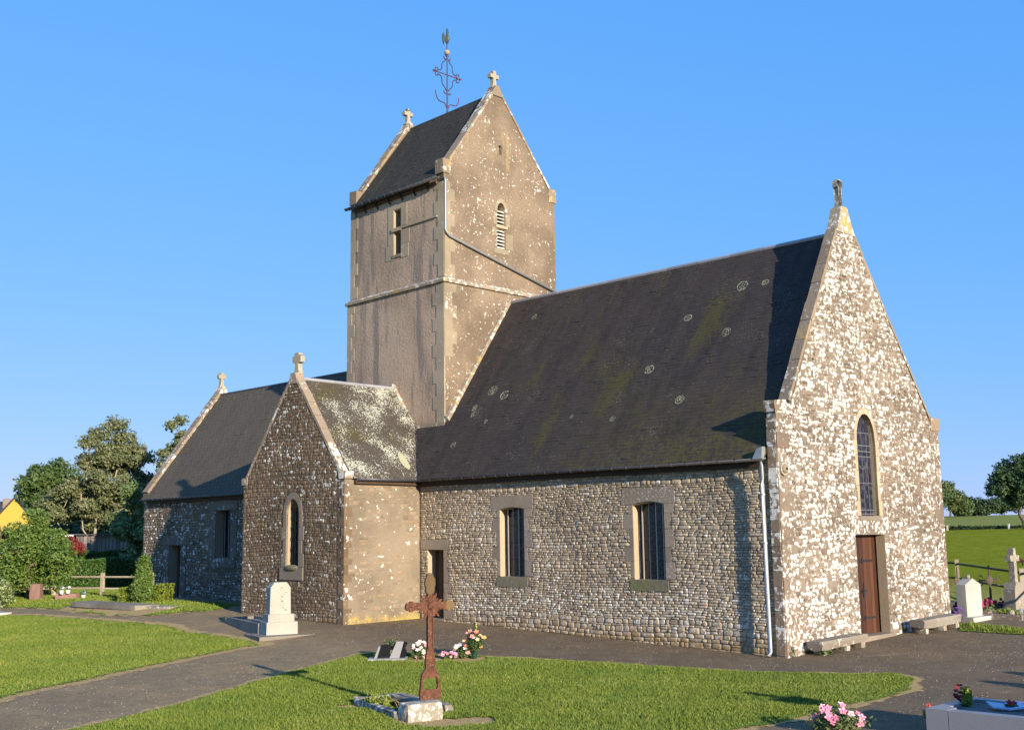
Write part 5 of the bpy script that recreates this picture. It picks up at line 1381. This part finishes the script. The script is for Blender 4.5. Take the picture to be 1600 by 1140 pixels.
M['plastic_green'] = m_plain('dark_green_pot', (.012, .05, .035), .4)
M['rust'] = None
n = NT('rusted_iron', .85, .2)
c = n.ramp(n.noise(9, 6, .65), [(.3, (.055, .023, .015)), (.5, (.105, .042, .024)), (.7, (.16, .068, .038))])
c = n.mix(n.math('MULTIPLY', n.step(n.noise(30, 4), .56, .66), .5), c, (.28, .16, .10)); n.col(c); n.bump(n.noise(70, 5), .6, .006)
M['rust'] = n.mat
M['rust_gold'] = m_plain('yellowed_rust', (.135, .088, .038), .8, 0, .2, 20, bump=.4)

# memorial with stepped base and long kerb
mm = empty('memorial_stone', 'pale stepped headstone with clipped corners and a long kerbed grave, in front of the transept', 'gravestone', (-.06, -4.93, g(-.06, -4.93)), R(-16))
FM = Fr(0, 0, pi / 2)
mb = MB(); mb.box((0, 0, .14), (.62, .86, .42), taper=.985); mb.build('lower_step', M['memorial'], mm)
mb = MB(); mb.box((-.02, 0, .45), (.50, .72, .20)); mb.build('upper_step', M['memorial'], mm)
mb = MB(); mb.prism(FM, [(-.29, .55), (.29, .55), (.275, 1.24), (.17, 1.38), (-.17, 1.38), (-.275, 1.24)], -.19, .13); mb.build('stele', M['memorial'], mm)
M['inscr'] = m_plain('worn_lettering', (.22, .20, .16), .9)
mb = MB()
for i in range(11):
    z = 1.22 - i * .058
    for s in range(random.randint(1, 3)):
        a = random.uniform(-.02, .13); mb.fbox(FM, a, a + random.uniform(.02, .05), z, z + random.uniform(.015, .035), .128, .1325)
mb.build('worn_inscription', M['inscr'], mm, kind='stuff')
for (dy) in (-.40, .42):
    mb = MB(); mb.box((-1.85, dy, .10), (3.1, .13, .40)); mb.build('kerb', M['kerbstone'], mm)
mb = MB(); mb.box((-3.42, 0, .10), (.14, .96, .38)); mb.build('kerb', M['kerbstone'], mm)
mb = MB(); mb.box((-1.85, 0, .06), (3.0, .70, .32)); mb.build('grave_slab', M['kerbstone'], mm)
mb = MB(); mb.box((.1, .0, -.02), (1.3, 1.5, .10)); mb.build('footing', M['kerbstone'], mm)

# flowers
PET = {}
def petal(col):
    if col not in PET: PET[col] = m_plain('petal_%d' % len(PET), col, .6, 0, .15, 20)
    return PET[col]
def flowers(name, label, cat, x, y, z, blooms, leafc, pot=None, group=None, leafmat='leaf_mid', lsize=.03):
    """blooms: list of (dx,dy,dz,r,colour); leafc: blobs of foliage with a count"""
    rt = empty(name, label, cat, (x, y, z), group=group)
    if leafc: leaves('leaf_spray', leafc[0], leafc[1], lsize, M[leafmat], rt, shell=.3, lump=.2)
    for (dx, dy, dz, r, colr) in blooms:
        mb = MB(); c = Vector((dx, dy, dz)); ax_ = Vector((dx * .6 + .3, dy * .6 - .35, .55)).normalized()
        t1 = ax_.orthogonal().normalized(); t2 = ax_.cross(t1); k0 = random.random() * 6
        for ring, (m, rr, lift) in enumerate(((5, r, .25), (4, r * .62, .6))):
            for i in range(m):
                a = k0 + 2 * pi * i / m + ring * .5; d = t1 * cos(a) + t2 * sin(a); s = t1 * cos(a + pi / 2) + t2 * sin(a + pi / 2)
                mb.add([c, c + d * rr * .55 + s * rr * .38 + ax_ * rr * lift * .5, c + d * rr + ax_ * rr * lift, c + d * rr * .55 - s * rr * .38 + ax_ * rr * lift * .5], [(0, 1, 2, 3)])
        mb.ball(c + ax_ * r * .25, r * .22, n=5, m=4)
        mb.build('blossom', petal(colr), rt)
    if pot:
        mb = MB(); pr, ph, pm = pot; mb.tube([(0, 0, 0), (0, 0, ph * .9), (0, 0, ph)], [pr * .72, pr, pr * 1.06], 12); mb.build('pot', M[pm], rt, smooth=False)
        mb = MB(); limb(mb, (0, 0, ph * .8), (0, 0, ph + .08), .01, .006); mb.build('stem', M['leaf_mid'], rt)
    return rt
def rb(n, cx, cy, cz, rx, ry, rz, r, cols):
    out = []
    for i in range(n):
        d = Vector([random.gauss(0, 1) for _ in range(3)]).normalized()
        out.append((cx + d.x * rx, cy + d.y * ry, cz + d.z * rz, r * random.uniform(.8, 1.25), random.choice(cols)))
    return out
PK = [(.75, .45, .40), (.80, .60, .52), (.70, .36, .34)]
gx = lambda px_, py_: None
# cluster on the lawn: base points from the ground under them
flowers('rose_ball', 'round ball of pale pink roses on the small grave', 'flowers', 6.40, -5.57, .08, rb(44, 0, 0, .20, .17, .17, .19, .045, PK + [(.82, .78, .62)]), ([(0, 0, .17, .18, .18, .18)], 900))
flowers('pink_flowers', 'low row of rose pink blossoms right of the rusty cross shaft', 'flowers', 6.93, -5.20, .08, rb(22, 0, 0, .09, .24, .13, .06, .05, [(.80, .36, .40), (.85, .55, .52), (.75, .28, .34)]), ([(0, 0, .06, .22, .14, .07)], 500))
flowers('pink_flowers', 'loose white and coral lilies left of the tall bouquet', 'flowers', 7.15, -5.00, .09, rb(18, 0, 0, .17, .20, .14, .13, .06, [(.85, .72, .62), (.80, .38, .32), (.86, .80, .70)]), ([(0, 0, .14, .2, .16, .14)], 700))
blm = rb(24, 0, 0, .42, .24, .22, .20, .055, [(.78, .26, .16), (.80, .40, .28), (.82, .60, .30), (.85, .78, .70), (.80, .42, .14)]) + [(.03, .03, .72 + i * .03, .03, (.62, .60, .20)) for i in range(-3, 3)]
flowers('tall_bouquet', 'tall mixed orange and coral bouquet in a dark green pot on the small grave', 'flowers', 7.42, -4.88, .09, blm, ([(0, 0, .34, .2, .2, .2), (.02, .02, .62, .05, .05, .18)], 1100), (.075, .17, 'plastic_green'))
gb = empty('grave_plaques', 'two leaning grave plaques on a pale slab, black one and grey one', 'grave marker', (5.92, -6.10, g(5.92, -6.10)), R(45))
mb = MB(); mb.box((0, .0, .02), (.85, .55, .07)); mb.build('base_slab', M['granite_light'], gb)
FP = Fr(0, -.10, 0, .05)
mb = MB(); mb.prism(Fr(-.12, -.06, .25, .05), [(-.13, 0), (.14, 0), (.20, .30), (-.03, .30)], -.03, .02); mb.build('black_plaque', M['black'], gb)
mb = MB(); mb.prism(Fr(-.26, -.08, .25, .05), [(-.05, 0), (.01, 0), (.11, .26), (.05, .26)], -.03, .035); mb.build('plaque_edge', M['granite'], gb)
mb = MB(); mb.prism(Fr(.15, -.05, .15, .05), [(-.12, 0), (.10, 0), (.20, .36), (.04, .36)], -.03, .03); mb.build('grey_plaque', M['granite'], gb)
mb = MB(); mb.prism(Fr(.32, -.02, .1, .05), [(-.07, 0), (.05, 0), (.10, .12), (.06, .22), (.12, .33), (.03, .37), (-.02, .2)], -.04, .03); mb.build('black_flame_ornament', M['black'], gb)
flowers('potted_plant', 'small bronze green plant with an orange fruit on the grave plaques', 'plant', 5.84, -5.92, .30, [(.05, -.05, .02, .075, (.60, .22, .06)), (.0, .05, .12, .04, (.45, .22, .05))], ([(0, 0, .12, .17, .17, .11)], 650), (.06, .12, 'plastic_green'), leafmat='leaf_copper')

# rusty cross and its stone, with the broken kerbed grave
cx_, cy_ = 12.16, -10.42
ca = math.atan2(.96, .27)
cr = empty('iron_cross', 'rust brown iron cross with a ray burst, standing in a stone block on the lawn', 'cross', (cx_, cy_, 0.0))
FK = Fr(0, 0, ca, 0.0)
TH = .022
def outl(right): return right + [(-a, b) for a, b in right[::-1]]
z0 = .27
neck = .041
prof = [(.175, z0), (.185, z0 + .10), (.155, z0 + .36), (.14, z0 + .40), (.088, z0 + .46), (.078, z0 + .50), (.088, z0 + .56), (.078, z0 + .66), (.055, z0 + .76), (neck, z0 + .80)]
hole = [(-.11, .42), (.11, .42), (.125, .45), (.12, .56), (.10, .60), (-.10, .60), (-.12, .56), (-.125, .45)]
def plate(fr, outer, hl, w0, w1):
    mb = MB(); pts = outer + hl
    tri = tessellate_polygon([[Vector((a, b, 0)) for a, b in outer], [Vector((a, b, 0)) for a, b in hl]])
    fs = []
    N_ = len(pts)
    for a, b, c in tri:
        A = (pts[b][0] - pts[a][0]) * (pts[c][1] - pts[a][1]) - (pts[c][0] - pts[a][0]) * (pts[b][1] - pts[a][1])
        if A < 0: b, c = c, b
        fs += [(a, b, c), (c + N_, b + N_, a + N_)]
    for base, m in ((0, len(outer)), (len(outer), len(hl))):
        for i in range(m):
            j = (i + 1) % m; fs.append((base + i, base + i + N_, base + j + N_, base + j))
    mb.add([fr.P(a, b, w1) for a, b in pts] + [fr.P(a, b, w0) for a, b in pts], fs); return mb
plate(FK, outl(prof), hole, -TH, TH).build('base_plate', M['rust'], cr)
mb = MB(); mb.fbox(FK, -neck, neck, z0 + .795, 1.92, -TH * .8, TH * .8)
mb.build('shaft', M['rust'], cr)
for s in (-1, 1):
    mb = MB(); mb.fbox(FK, s * neck - .008, s * neck + .008, z0 + .78, 1.90, -TH * 1.4, TH * 1.4); mb.build('shaft_rib', M['rust'], cr)
mb = MB(); mb.fbox(FK, -.30, .30, 1.64, 1.76, -TH * .75, TH * .75); mb.build('arm_bar', M['rust'], cr)
lobe = [(0, -.06), (.03, -.085), (.07, -.08), (.09, -.055), (.12, -.06), (.145, -.03), (.15, 0), (.145, .03), (.12, .06), (.09, .055), (.07, .08), (.03, .085), (0, .06)]
mb = MB(); mb.prism(FK, [(.28 + a, 1.70 + b) for a, b in lobe], -TH, TH); mb.build('lobed_end', M['rust_gold'], cr)
mb = MB(); mb.prism(FK, [(-.28 - a, 1.70 + b) for a, b in lobe][::-1], -TH, TH); mb.build('lobed_end', M['rust'], cr)
top = [(.05, 1.88), (.075, 1.93), (.07, 1.98), (.09, 2.03), (.085, 2.11), (.055, 2.16), (.045, 2.20), (.0, 2.215)]
mb = MB(); mb.prism(FK, top + [(-a, b) for a, b in top[:-1][::-1]], -TH, TH); mb.build('lobed_end', M['rust_gold'], cr)
for i in range(20):
    a = 2 * pi * i / 20 + .12
    if min(abs(sin(a)), abs(cos(a))) < .2: continue
    rr = .235 if i % 2 else .18
    mb = MB(); d = (cos(a), sin(a)); n_ = (-sin(a), cos(a)); p = [(d[0] * .05 - n_[0] * .012, 1.70 + d[1] * .05 - n_[1] * .012), (d[0] * rr * .8 - n_[0] * .022, 1.70 + d[1] * rr * .8 - n_[1] * .022), (d[0] * rr, 1.70 + d[1] * rr), (d[0] * rr * .8 + n_[0] * .022, 1.70 + d[1] * rr * .8 + n_[1] * .022), (d[0] * .05 + n_[0] * .012, 1.70 + d[1] * .05 + n_[1] * .012)]
    mb.prism(FK, p, TH * .3, TH * 1.2); mb.build('ray', M['rust'], cr)
mb = MB(); mb.ball(FK.P(0, 1.70, TH), .06, .06, .06, 10, 6); mb.build('boss', M['rust'], cr)
mb = MB()
for i in range(60):
    z = random.uniform(1.0, 1.9); u = random.uniform(-.05, .05)
    mb.ball(FK.P(u, z, TH * .8), .007, n=5, m=4)
mb.build('rust_blisters', M['rust_gold'], cr, kind='stuff')
# stone block
def rough_block(mb, c, d, rz, j=.02, nx=4, ny=3, nz=3):
    """worn block: subdivided box with uneven faces"""
    idx = {}; vs_ = []
    def v(i, k, l):
        if (i, k, l) not in idx:
            x = (i / nx - .5) * d[0]; y = (k / ny - .5) * d[1]; z = l / nz * d[2]
            e = (i in (0, nx)) + (k in (0, ny)) + (l in (0, nz))
            sh = 1 - .05 * (e >= 2) - .04 * (e == 3)
            x *= sh; y *= sh; z = z * (1 - .04 * (e >= 2) * (l == nz))
            x += random.uniform(-j, j); y += random.uniform(-j, j); z += random.uniform(-j, j) * (l > 0)
            idx[(i, k, l)] = len(vs_); vs_.append((c[0] + x * cos(rz) - y * sin(rz), c[1] + x * sin(rz) + y * cos(rz), c[2] + z))
        return idx[(i, k, l)]
    fs_ = []
    for i in range(nx):
        for k in range(ny):
            fs_.append((v(i, k, nz), v(i + 1, k, nz), v(i + 1, k + 1, nz), v(i, k + 1, nz))); fs_.append((v(i, k, 0), v(i, k + 1, 0), v(i + 1, k + 1, 0), v(i + 1, k, 0)))
        for l in range(nz):
            fs_.append((v(i, 0, l), v(i + 1, 0, l), v(i + 1, 0, l + 1), v(i, 0, l + 1))); fs_.append((v(i, ny, l), v(i, ny, l + 1), v(i + 1, ny, l + 1), v(i + 1, ny, l)))
    for k in range(ny):
        for l in range(nz):
            fs_.append((v(0, k, l), v(0, k, l + 1), v(0, k + 1, l + 1), v(0, k + 1, l))); fs_.append((v(nx, k, l), v(nx, k + 1, l), v(nx, k + 1, l + 1), v(nx, k, l + 1)))
    mb.add(vs_, fs_); return mb
gk = empty('kerbed_grave', 'sunken grave with broken weedy stone kerbs behind the rusty cross', 'grave', (11.4, -10.1, 0), R(-16))
M['white_block'] = m_wall('limewashed_block', [(.30, .26, .19), (.38, .33, .25)], white=(.55, .53, .47), spots=(.48, .58), spscale=11, wattr=0, grime=.25)
mb = MB(); rough_block(mb, (.98, -.34, -.03), (.34, .62, .31), R(16 - 14), .012); o_ = mb.build('headstone_block', M['white_block'], gk); 
mb = MB(); rough_block(mb, (-.02, -.62, -.05), (1.75, .13, .18), R(-2), .012, 9, 2, 2); mb.build('kerb', M['oldstone'], gk)
mb = MB(); rough_block(mb, (-.05, .28, -.05), (1.5, .15, .19), R(3), .014, 8, 2, 2); mb.build('kerb', M['oldstone'], gk)
mb = MB(); rough_block(mb, (-.92, -.2, -.05), (.16, .95, .20), R(2), .014, 2, 5, 2); mb.build('kerb', M['oldstone'], gk)
mb = MB(); rough_block(mb, (-.1, .05, .09), (1.1, .30, .09), R(7), .016, 6, 3, 1); mb.build('broken_slab', M['oldstone'], gk)
mb = MB(); rough_block(mb, (.55, .02, .06), (.5, .34, .07), R(-9), .014, 4, 3, 1); mb.build('broken_slab', M['oldstone'], gk)
leaves('weeds', [(-.35, -.55, .12, .28, .14, .13), (-.1, -.5, .08, .2, .12, .1), (-.6, -.2, .08, .2, .2, .08)], 900, .035, M['blade'], gk, kind='stuff', flat=.1, shell=.1)
mb = MB()
for i in range(7):
    x = random.uniform(-.4, .6); mb.tube([(x, -.3, .0), (x + random.uniform(-.1, .1), -.35, .16), (x + random.uniform(-.2, .3), -.45, .24)], [.005, .004, .002], 4)
mb.build('dry_stalks', M['dry'], gk, kind='stuff')

# stone benches by the door
def bench(label, a, b, h, th, mat, round_end):
    (x0, y0), (x1, y1) = a, b; an = math.atan2(y1 - y0, x1 - x0); L = math.hypot(x1 - x0, y1 - y0); z = g(x0, y0)
    slope = (g(x1, y1) - z) / L
    rt = empty('stone_bench', label, 'bench', (x0, y0, z), an)
    mb = MB(); n_ = 9; vs_ = []; prof_ = [(-.22, h), (.20, h + .01), (.23, h - .04), (.20, h - th), (.02, h - th * (1.25 if round_end else 1.0)), (-.2, h - th * .9)]
    for i in range(n_ + 1):
        t = i / n_; k = 1.0 - (.10 if i in (0, n_) else 0)
        for (p, q) in prof_: vs_.append((L * t, -p * k + random.uniform(-.008, .008), (q - h) * (k + (.25 * (1 - t) if round_end else 0)) + h + slope * L * t + random.uniform(-.006, .006)))
    m_ = len(prof_); fs_ = [(i * m_ + k, i * m_ + (k + 1) % m_, (i + 1) * m_ + (k + 1) % m_, (i + 1) * m_ + k) for i in range(n_) for k in range(m_)] + [tuple(range(m_))[::-1], tuple(n_ * m_ + k for k in range(m_))]
    mb.add(vs_, fs_); mb.build('seat_slab', mat, rt)
    for t in (.12, .60, .93):
        mb = MB(); rough_block(mb, (L * t, 0, slope * L * t - .03), (.16, .30, h - th * .8 + .03), 0, .01, 2, 2, 2); mb.build('support_stone', M['oldstone'], rt)
    return rt
bench('long rough whitish stone bench left of the west door, ivy under it', (12.68, .62), (12.84, 2.50), .30, .15, M['oldstone'], True)
bench('grey stone bench right of the west door on reddish supports', (13.02, 5.15), (13.2, 7.0), .34, .20, M['kerbstone'], False)
leaves('ivy', [(12.78, .95, .12, .12, .28, .12)], 500, .03, M['leaf_mid'], None, kind='stuff'); tag(bpy.data.objects['ivy'], 'ivy sprig growing under the left stone bench', 'ivy')

# slab grave on gravel, far white slab
sg = empty('slab_grave', 'flat low grey grave slab on a gravel bed left of the chancel', 'grave', (-11.3, -3.95, g(-11.3, -3.95)), R(4))
mb = MB(); rough_block(mb, (0, 0, -.02), (4.4, 1.0, .16), 0, .012, 12, 3, 1); mb.build('slab', M['kerbstone'], sg)
mb = MB(); rough_block(mb, (2.6, .35, -.02), (1.2, .8, .12), R(8), .02, 4, 3, 1); mb.build('broken_edge', M['oldstone'], sg)
mb = MB(); mb.box((0, 0, .05), (4.6, 1.6, .14)); o_ = mb.build('grave_slab', M['granite_light'], loc=(-17.6, -6.6, g(-17.6, -6.6) - .0)); tag(o_, 'low white grave slab at the left picture edge beside the path', 'grave')
# small graves under the fence at left
for (px_, py_d, w_, h_, mt, lb) in ((61, 47.5, .42, .66, 'pinkgr', 'upright brown headstone under the bright bush'), (109, 46.5, .85, .26, 'pinkgr', 'low reddish grave block with pots in front of the rail fence'), (-2, 44, .22, .5, 'pale_blue', 'pale blue grave ornament at the left edge')):
    if mt == 'pinkgr' and mt not in M: M['pinkgr'] = m_plain('reddish_granite', (.26, .15, .11), .6, 0, .15, 30)
    if mt == 'pale_blue': M[mt] = m_plain('pale_blue_glaze', (.28, .42, .46), .4)
    x, y = raypt(px_, py_d); mb = MB(); rough_block(mb, (0, 0, -.02), (w_, .35, h_), 0, .01, 4, 2, 3); o_ = mb.build('headstone', M[mt], loc=(x, y, g(x, y))); o_.rotation_euler.z = .75
    tag(o_, lb, 'gravestone')
for i, (px_, d, colr, lb) in enumerate(((100, 46.2, (.8, .8, .78), 'white flower pot on the low reddish grave block, left one'), (110, 46.2, (.8, .78, .7), 'white flower pot on the low reddish grave block, right one'), (134, 46.8, (.25, .45, .6), 'small blue pot right of the reddish grave block'))):
    x, y = raypt(px_, d); flowers('flower_pot', lb, 'flower pot', x, y, g(x, y) + (.24 if i < 2 else 0), [(0, 0, .24, .08, colr), (.06, .02, .22, .07, colr), (-.05, .04, .2, .07, (.7, .5, .2))], ([(0, 0, .22, .1, .1, .1)], 120), (.08, .14, 'whitepaint'))

# right hand graveyard
hs = empty('headstone', 'pale plain headstone with pointed top just right of the church corner', 'gravestone', (13.0, 8.75, g(13.0, 8.75)), R(-6))
FH = Fr(0, 0, pi / 2)
mb = MB(); mb.prism(FH, [(-.42, .10), (.42, .10), (.42, .95), (0, 1.13), (-.42, .97)], -.22, .05); mb.build('stele', M['granite_light'], hs)
mb = MB(); mb.box((.02, .05, .04), (.55, 1.25, .14)); mb.build('base', M['granite_light'], hs)
mb = MB(); mb.ball((-.08, .0, 1.17), .06, n=8, m=6); mb.build('knob', M['finial'], hs)
sc_ = empty('stone_cross', 'tall stone cross on a shouldered pedestal near the right edge', 'cross', (13.3, 11.15, g(13.3, 11.15)), R(-6))
mb = MB(); mb.prism(FH, [(-.36, .08), (.36, .08), (.33, .66), (.22, .86), (-.22, .86), (-.33, .66)], -.20, .14); mb.build('pedestal', M['oldstone'], sc_)
mb = MB(); mb.box((.05, 0, .03), (.8, 1.1, .12)); mb.build('base', M['granite_light'], sc_)
mb = MB(); mb.prism(FH, [(-.085, .86), (.085, .86), (.075, 1.45), (.26, 1.45), (.26, 1.62), (.075, 1.62), (.07, 1.82), (-.07, 1.82), (-.075, 1.62), (-.26, 1.62), (-.26, 1.45), (-.075, 1.45)], -.12, .05); mb.build('cross', M['oldstone'], sc_)
def iron_grave_cross(label, x, y, H, an):
    rt = empty('iron_grave_cross', label, 'cross', (x, y, g(x, y)), an)
    mb = MB(); mb.tube([(0, 0, 0), (0, 0, H)], [.04, .02], 6); mb.tube([(0, 0, 0), (0, 0, .3)], [.09, .05], 6); mb.build('shaft', M['vane_dark'], rt)
    mb = MB(); mb.tube([(-.32, 0, H * .66), (.32, 0, H * .66)], .022, 6); mb.build('arm', M['vane_dark'], rt)
    for s in (-1, 1):
        for e in (-1, 1):
            mb = MB(); mb.tube([(s * .28 + .07 * cos(t * .8), 0, H * .66 + e * (.08 + .07 * sin(t * .8))) for t in range(7)], .016, 5); mb.build('scroll', M['vane_dark'], rt)
    mb = MB(); mb.ball((0, 0, H * .66), .11, .03, .14, 8, 6); mb.build('medallion', M['vane_dark'], rt)
M['vane_dark'] = m_plain('dull_brown_iron', (.10, .075, .055), .8)
iron_grave_cross('scrolled iron grave cross standing in the red flower bed', *raypt(1541, 36.5), 1.30, .85)
iron_grave_cross('rust brown iron grave cross half behind the pale headstone', *raypt(1491, 37.5), 1.30, .85)
rt = empty('begonia_bed', 'bed of dark red flowers between headstone and stone cross', 'flower bed', (12.6, 10.6, g(12.6, 10.6)))
for i in range(70):
    u = random.uniform(-1.7, .9); mb = MB(); mb.ball((random.uniform(-.3, .2), u, random.uniform(.12, .36)), random.uniform(.04, .075), n=6, m=4); mb.build('blossom', petal(random.choice([(.22, .015, .035), (.32, .03, .06), (.16, .012, .04)])), rt)
leaves('foliage', [(0, -1.1, .12, .35, .7, .15), (0, .2, .12, .35, .8, .15)], 2200, .04, M['leaf_copper'], rt)
kr = empty('kerb_grave', 'low pinkish kerb grave with small ornaments beside the pale headstone', 'grave', (13.55, 9.6, g(13.55, 9.6)), R(-4))
for (c, d) in (((0, -.45, .06), (1.3, .09, .16)), ((0, .45, .06), (1.3, .09, .16)), ((.62, 0, .06), (.09, .8, .16)), ((-.62, 0, .06), (.09, .8, .16))):
    mb = MB(); mb.box(c, d); mb.build('kerb', M['pinkstone'], kr)
mb = MB(); mb.box((0, 0, .03), (1.15, .8, .12)); mb.build('gravel_fill', M['asphalt'], kr)
for i, (dx, dy, r, cc) in enumerate(((.3, -.3, .09, 'oldstone'), (.2, .0, .07, 'plastic_green'), (.3, .25, .08, 'granite'))):
    mb = MB(); mb.ball((dx, dy, .16), r, n=8, m=6); mb.build('ornament', M[cc], kr)
leaves('planting', [(.1, -.1, .18, .3, .3, .1)], 500, .035, M['leaf_yellow'], kr)
flowers('violet_pot', 'violet flowers squeezed between church corner and pale headstone', 'flowers', 12.85, 8.15, g(12.85, 8.15), rb(14, 0, 0, .22, .10, .10, .18, .05, [(.12, .04, .22), (.18, .06, .28)]), ([(0, 0, .15, .1, .1, .12)], 200))

# foreground tomb at the right
tb = empty('granite_tomb', 'grey granite kerbed tomb filled with gravel, lower right corner', 'grave', (18.78, -7.36, 0.0))
mb = MB(); mb.box((.15, .0 + .15, .19), (.30, .30, .42)); mb.build('corner_block', M['granite'], tb)
mb = MB(); mb.box((1.33, .09, .185), (2.04, .18, .42)); mb.build('kerb', M['granite'], tb)
mb = MB(); mb.box((.09, .86, .185), (.18, 1.11, .42)); mb.build('kerb', M['granite'], tb)
mb = MB(); mb.box((1.25, 1.33, .185), (2.14, .17, .42)); mb.build('kerb', M['granite'], tb)
M['gravel'] = m_wall('grave_gravel', [(.10, .09, .08), (.18, .16, .14), (.26, .23, .20)], white=(.5, .48, .45), spots=(.60, .66), spscale=45, wattr=0, grime=.1, fine=150, bump=1)
mb = MB(); mb.box((1.2, .7, .15), (2.1, 1.15, .40)); mb.build('gravel_bed', M['gravel'], tb)
hd = empty('cross_headstone', 'granite cross headstone of the foreground tomb, outside the right edge', 'gravestone', (20.98, -6.9, 0))
mb = MB(); mb.box((0, 0, .5), (.22, .9, 1.05)); mb.build('stele', M['granite'], hd)
mb = MB(); mb.prism(Fr(0, 0, pi / 2), [(-.1, 1.0), (.1, 1.0), (.09, 1.32), (.3, 1.32), (.3, 1.50), (.09, 1.50), (.08, 1.72), (-.08, 1.72), (-.09, 1.50), (-.3, 1.50), (-.3, 1.32), (-.09, 1.32)], -.08, .08); mb.build('cross', M['granite'], hd)
for (x, y, h, w_, lb) in ((22.4, -1.0, 1.45, .7, 'granite headstone outside the right edge, nearer the church'), (22.2, -2.4, 1.35, .8, 'granite headstone outside the right edge, middle one')):
    mb = MB(); mb.prism(Fr(0, 0, pi / 2), [(-w_ / 2, -.05), (w_ / 2, -.05), (w_ / 2, h * .7), (.12, h), (-.12, h), (-w_ / 2, h * .7)], -.08, .08); o_ = mb.build('headstone', M['granite'], loc=(x, y, 0)); tag(o_, lb, 'gravestone')
# open book plaque
bp = empty('book_plaque', 'pale blue open book plaque with a red flower on the foreground tomb', 'grave marker', (19.55, -6.55, .365), R(40))
M['book'] = m_plain('pale_blue_enamel', (.42, .52, .66), .35)
for s in (-1, 1):
    mb = MB(); mb.hexa([(0, -.13, 0), (s * .22, -.13, .03), (s * .22, .13, .07), (0, .13, .04), (0, -.13, .02), (s * .22, -.13, .05), (s * .22, .13, .09), (0, .13, .06)]); mb.build('page', M['book'], bp)
flowers('red_rose', 'red rose lying on the pale blue book plaque', 'flowers', 19.60, -6.55, .42, [(0, 0, .03, .06, (.45, .03, .03)), (.05, .03, .03, .045, (.4, .04, .03)), (-.03, .05, .04, .02, (.8, .8, .7))], ([(0, 0, .0, .08, .06, .02)], 60))
flowers('potted_arrangement', 'dark red and lime green plant arrangement on the tomb kerb corner', 'flowers', 18.98, -6.52, .36, rb(16, -.08, .02, .16, .06, .07, .12, .038, [(.22, .02, .03), (.30, .04, .05), (.14, .02, .02)]) + [(.02, -.04, .06, .03, (.8, .75, .4))], ([(.04, -.02, .12, .07, .07, .13)], 420), (.05, .06, 'plastic_green'), leafmat='leaf_yellow', lsize=.035)
flowers('red_flowers', 'small clump of bright red flowers against the left end of the tomb', 'flowers', 18.66, -6.95, .22, rb(9, 0, 0, .10, .06, .12, .06, .05, [(.50, .02, .03), (.42, .05, .04), (.55, .25, .08)]), ([(0, 0, .06, .08, .14, .07)], 160))
flowers('pink_geraniums', 'pink geraniums rising into the bottom edge of the picture', 'flowers', 17.62, -7.62, .0, rb(34, 0, 0, .20, .34, .30, .17, .055, [(.80, .32, .40), (.85, .52, .52), (.75, .24, .34)]), ([(0, 0, .16, .42, .38, .17)], 1500), leafmat='leaf_leafy')
leaves('weed', [(12.4, .14, .12, .04, .12, .12)], 40, .03, M['leaf_mid'], None, kind='stuff'); tag(bpy.data.objects['weed'], 'weed at the foot of the gable corner', 'weed')
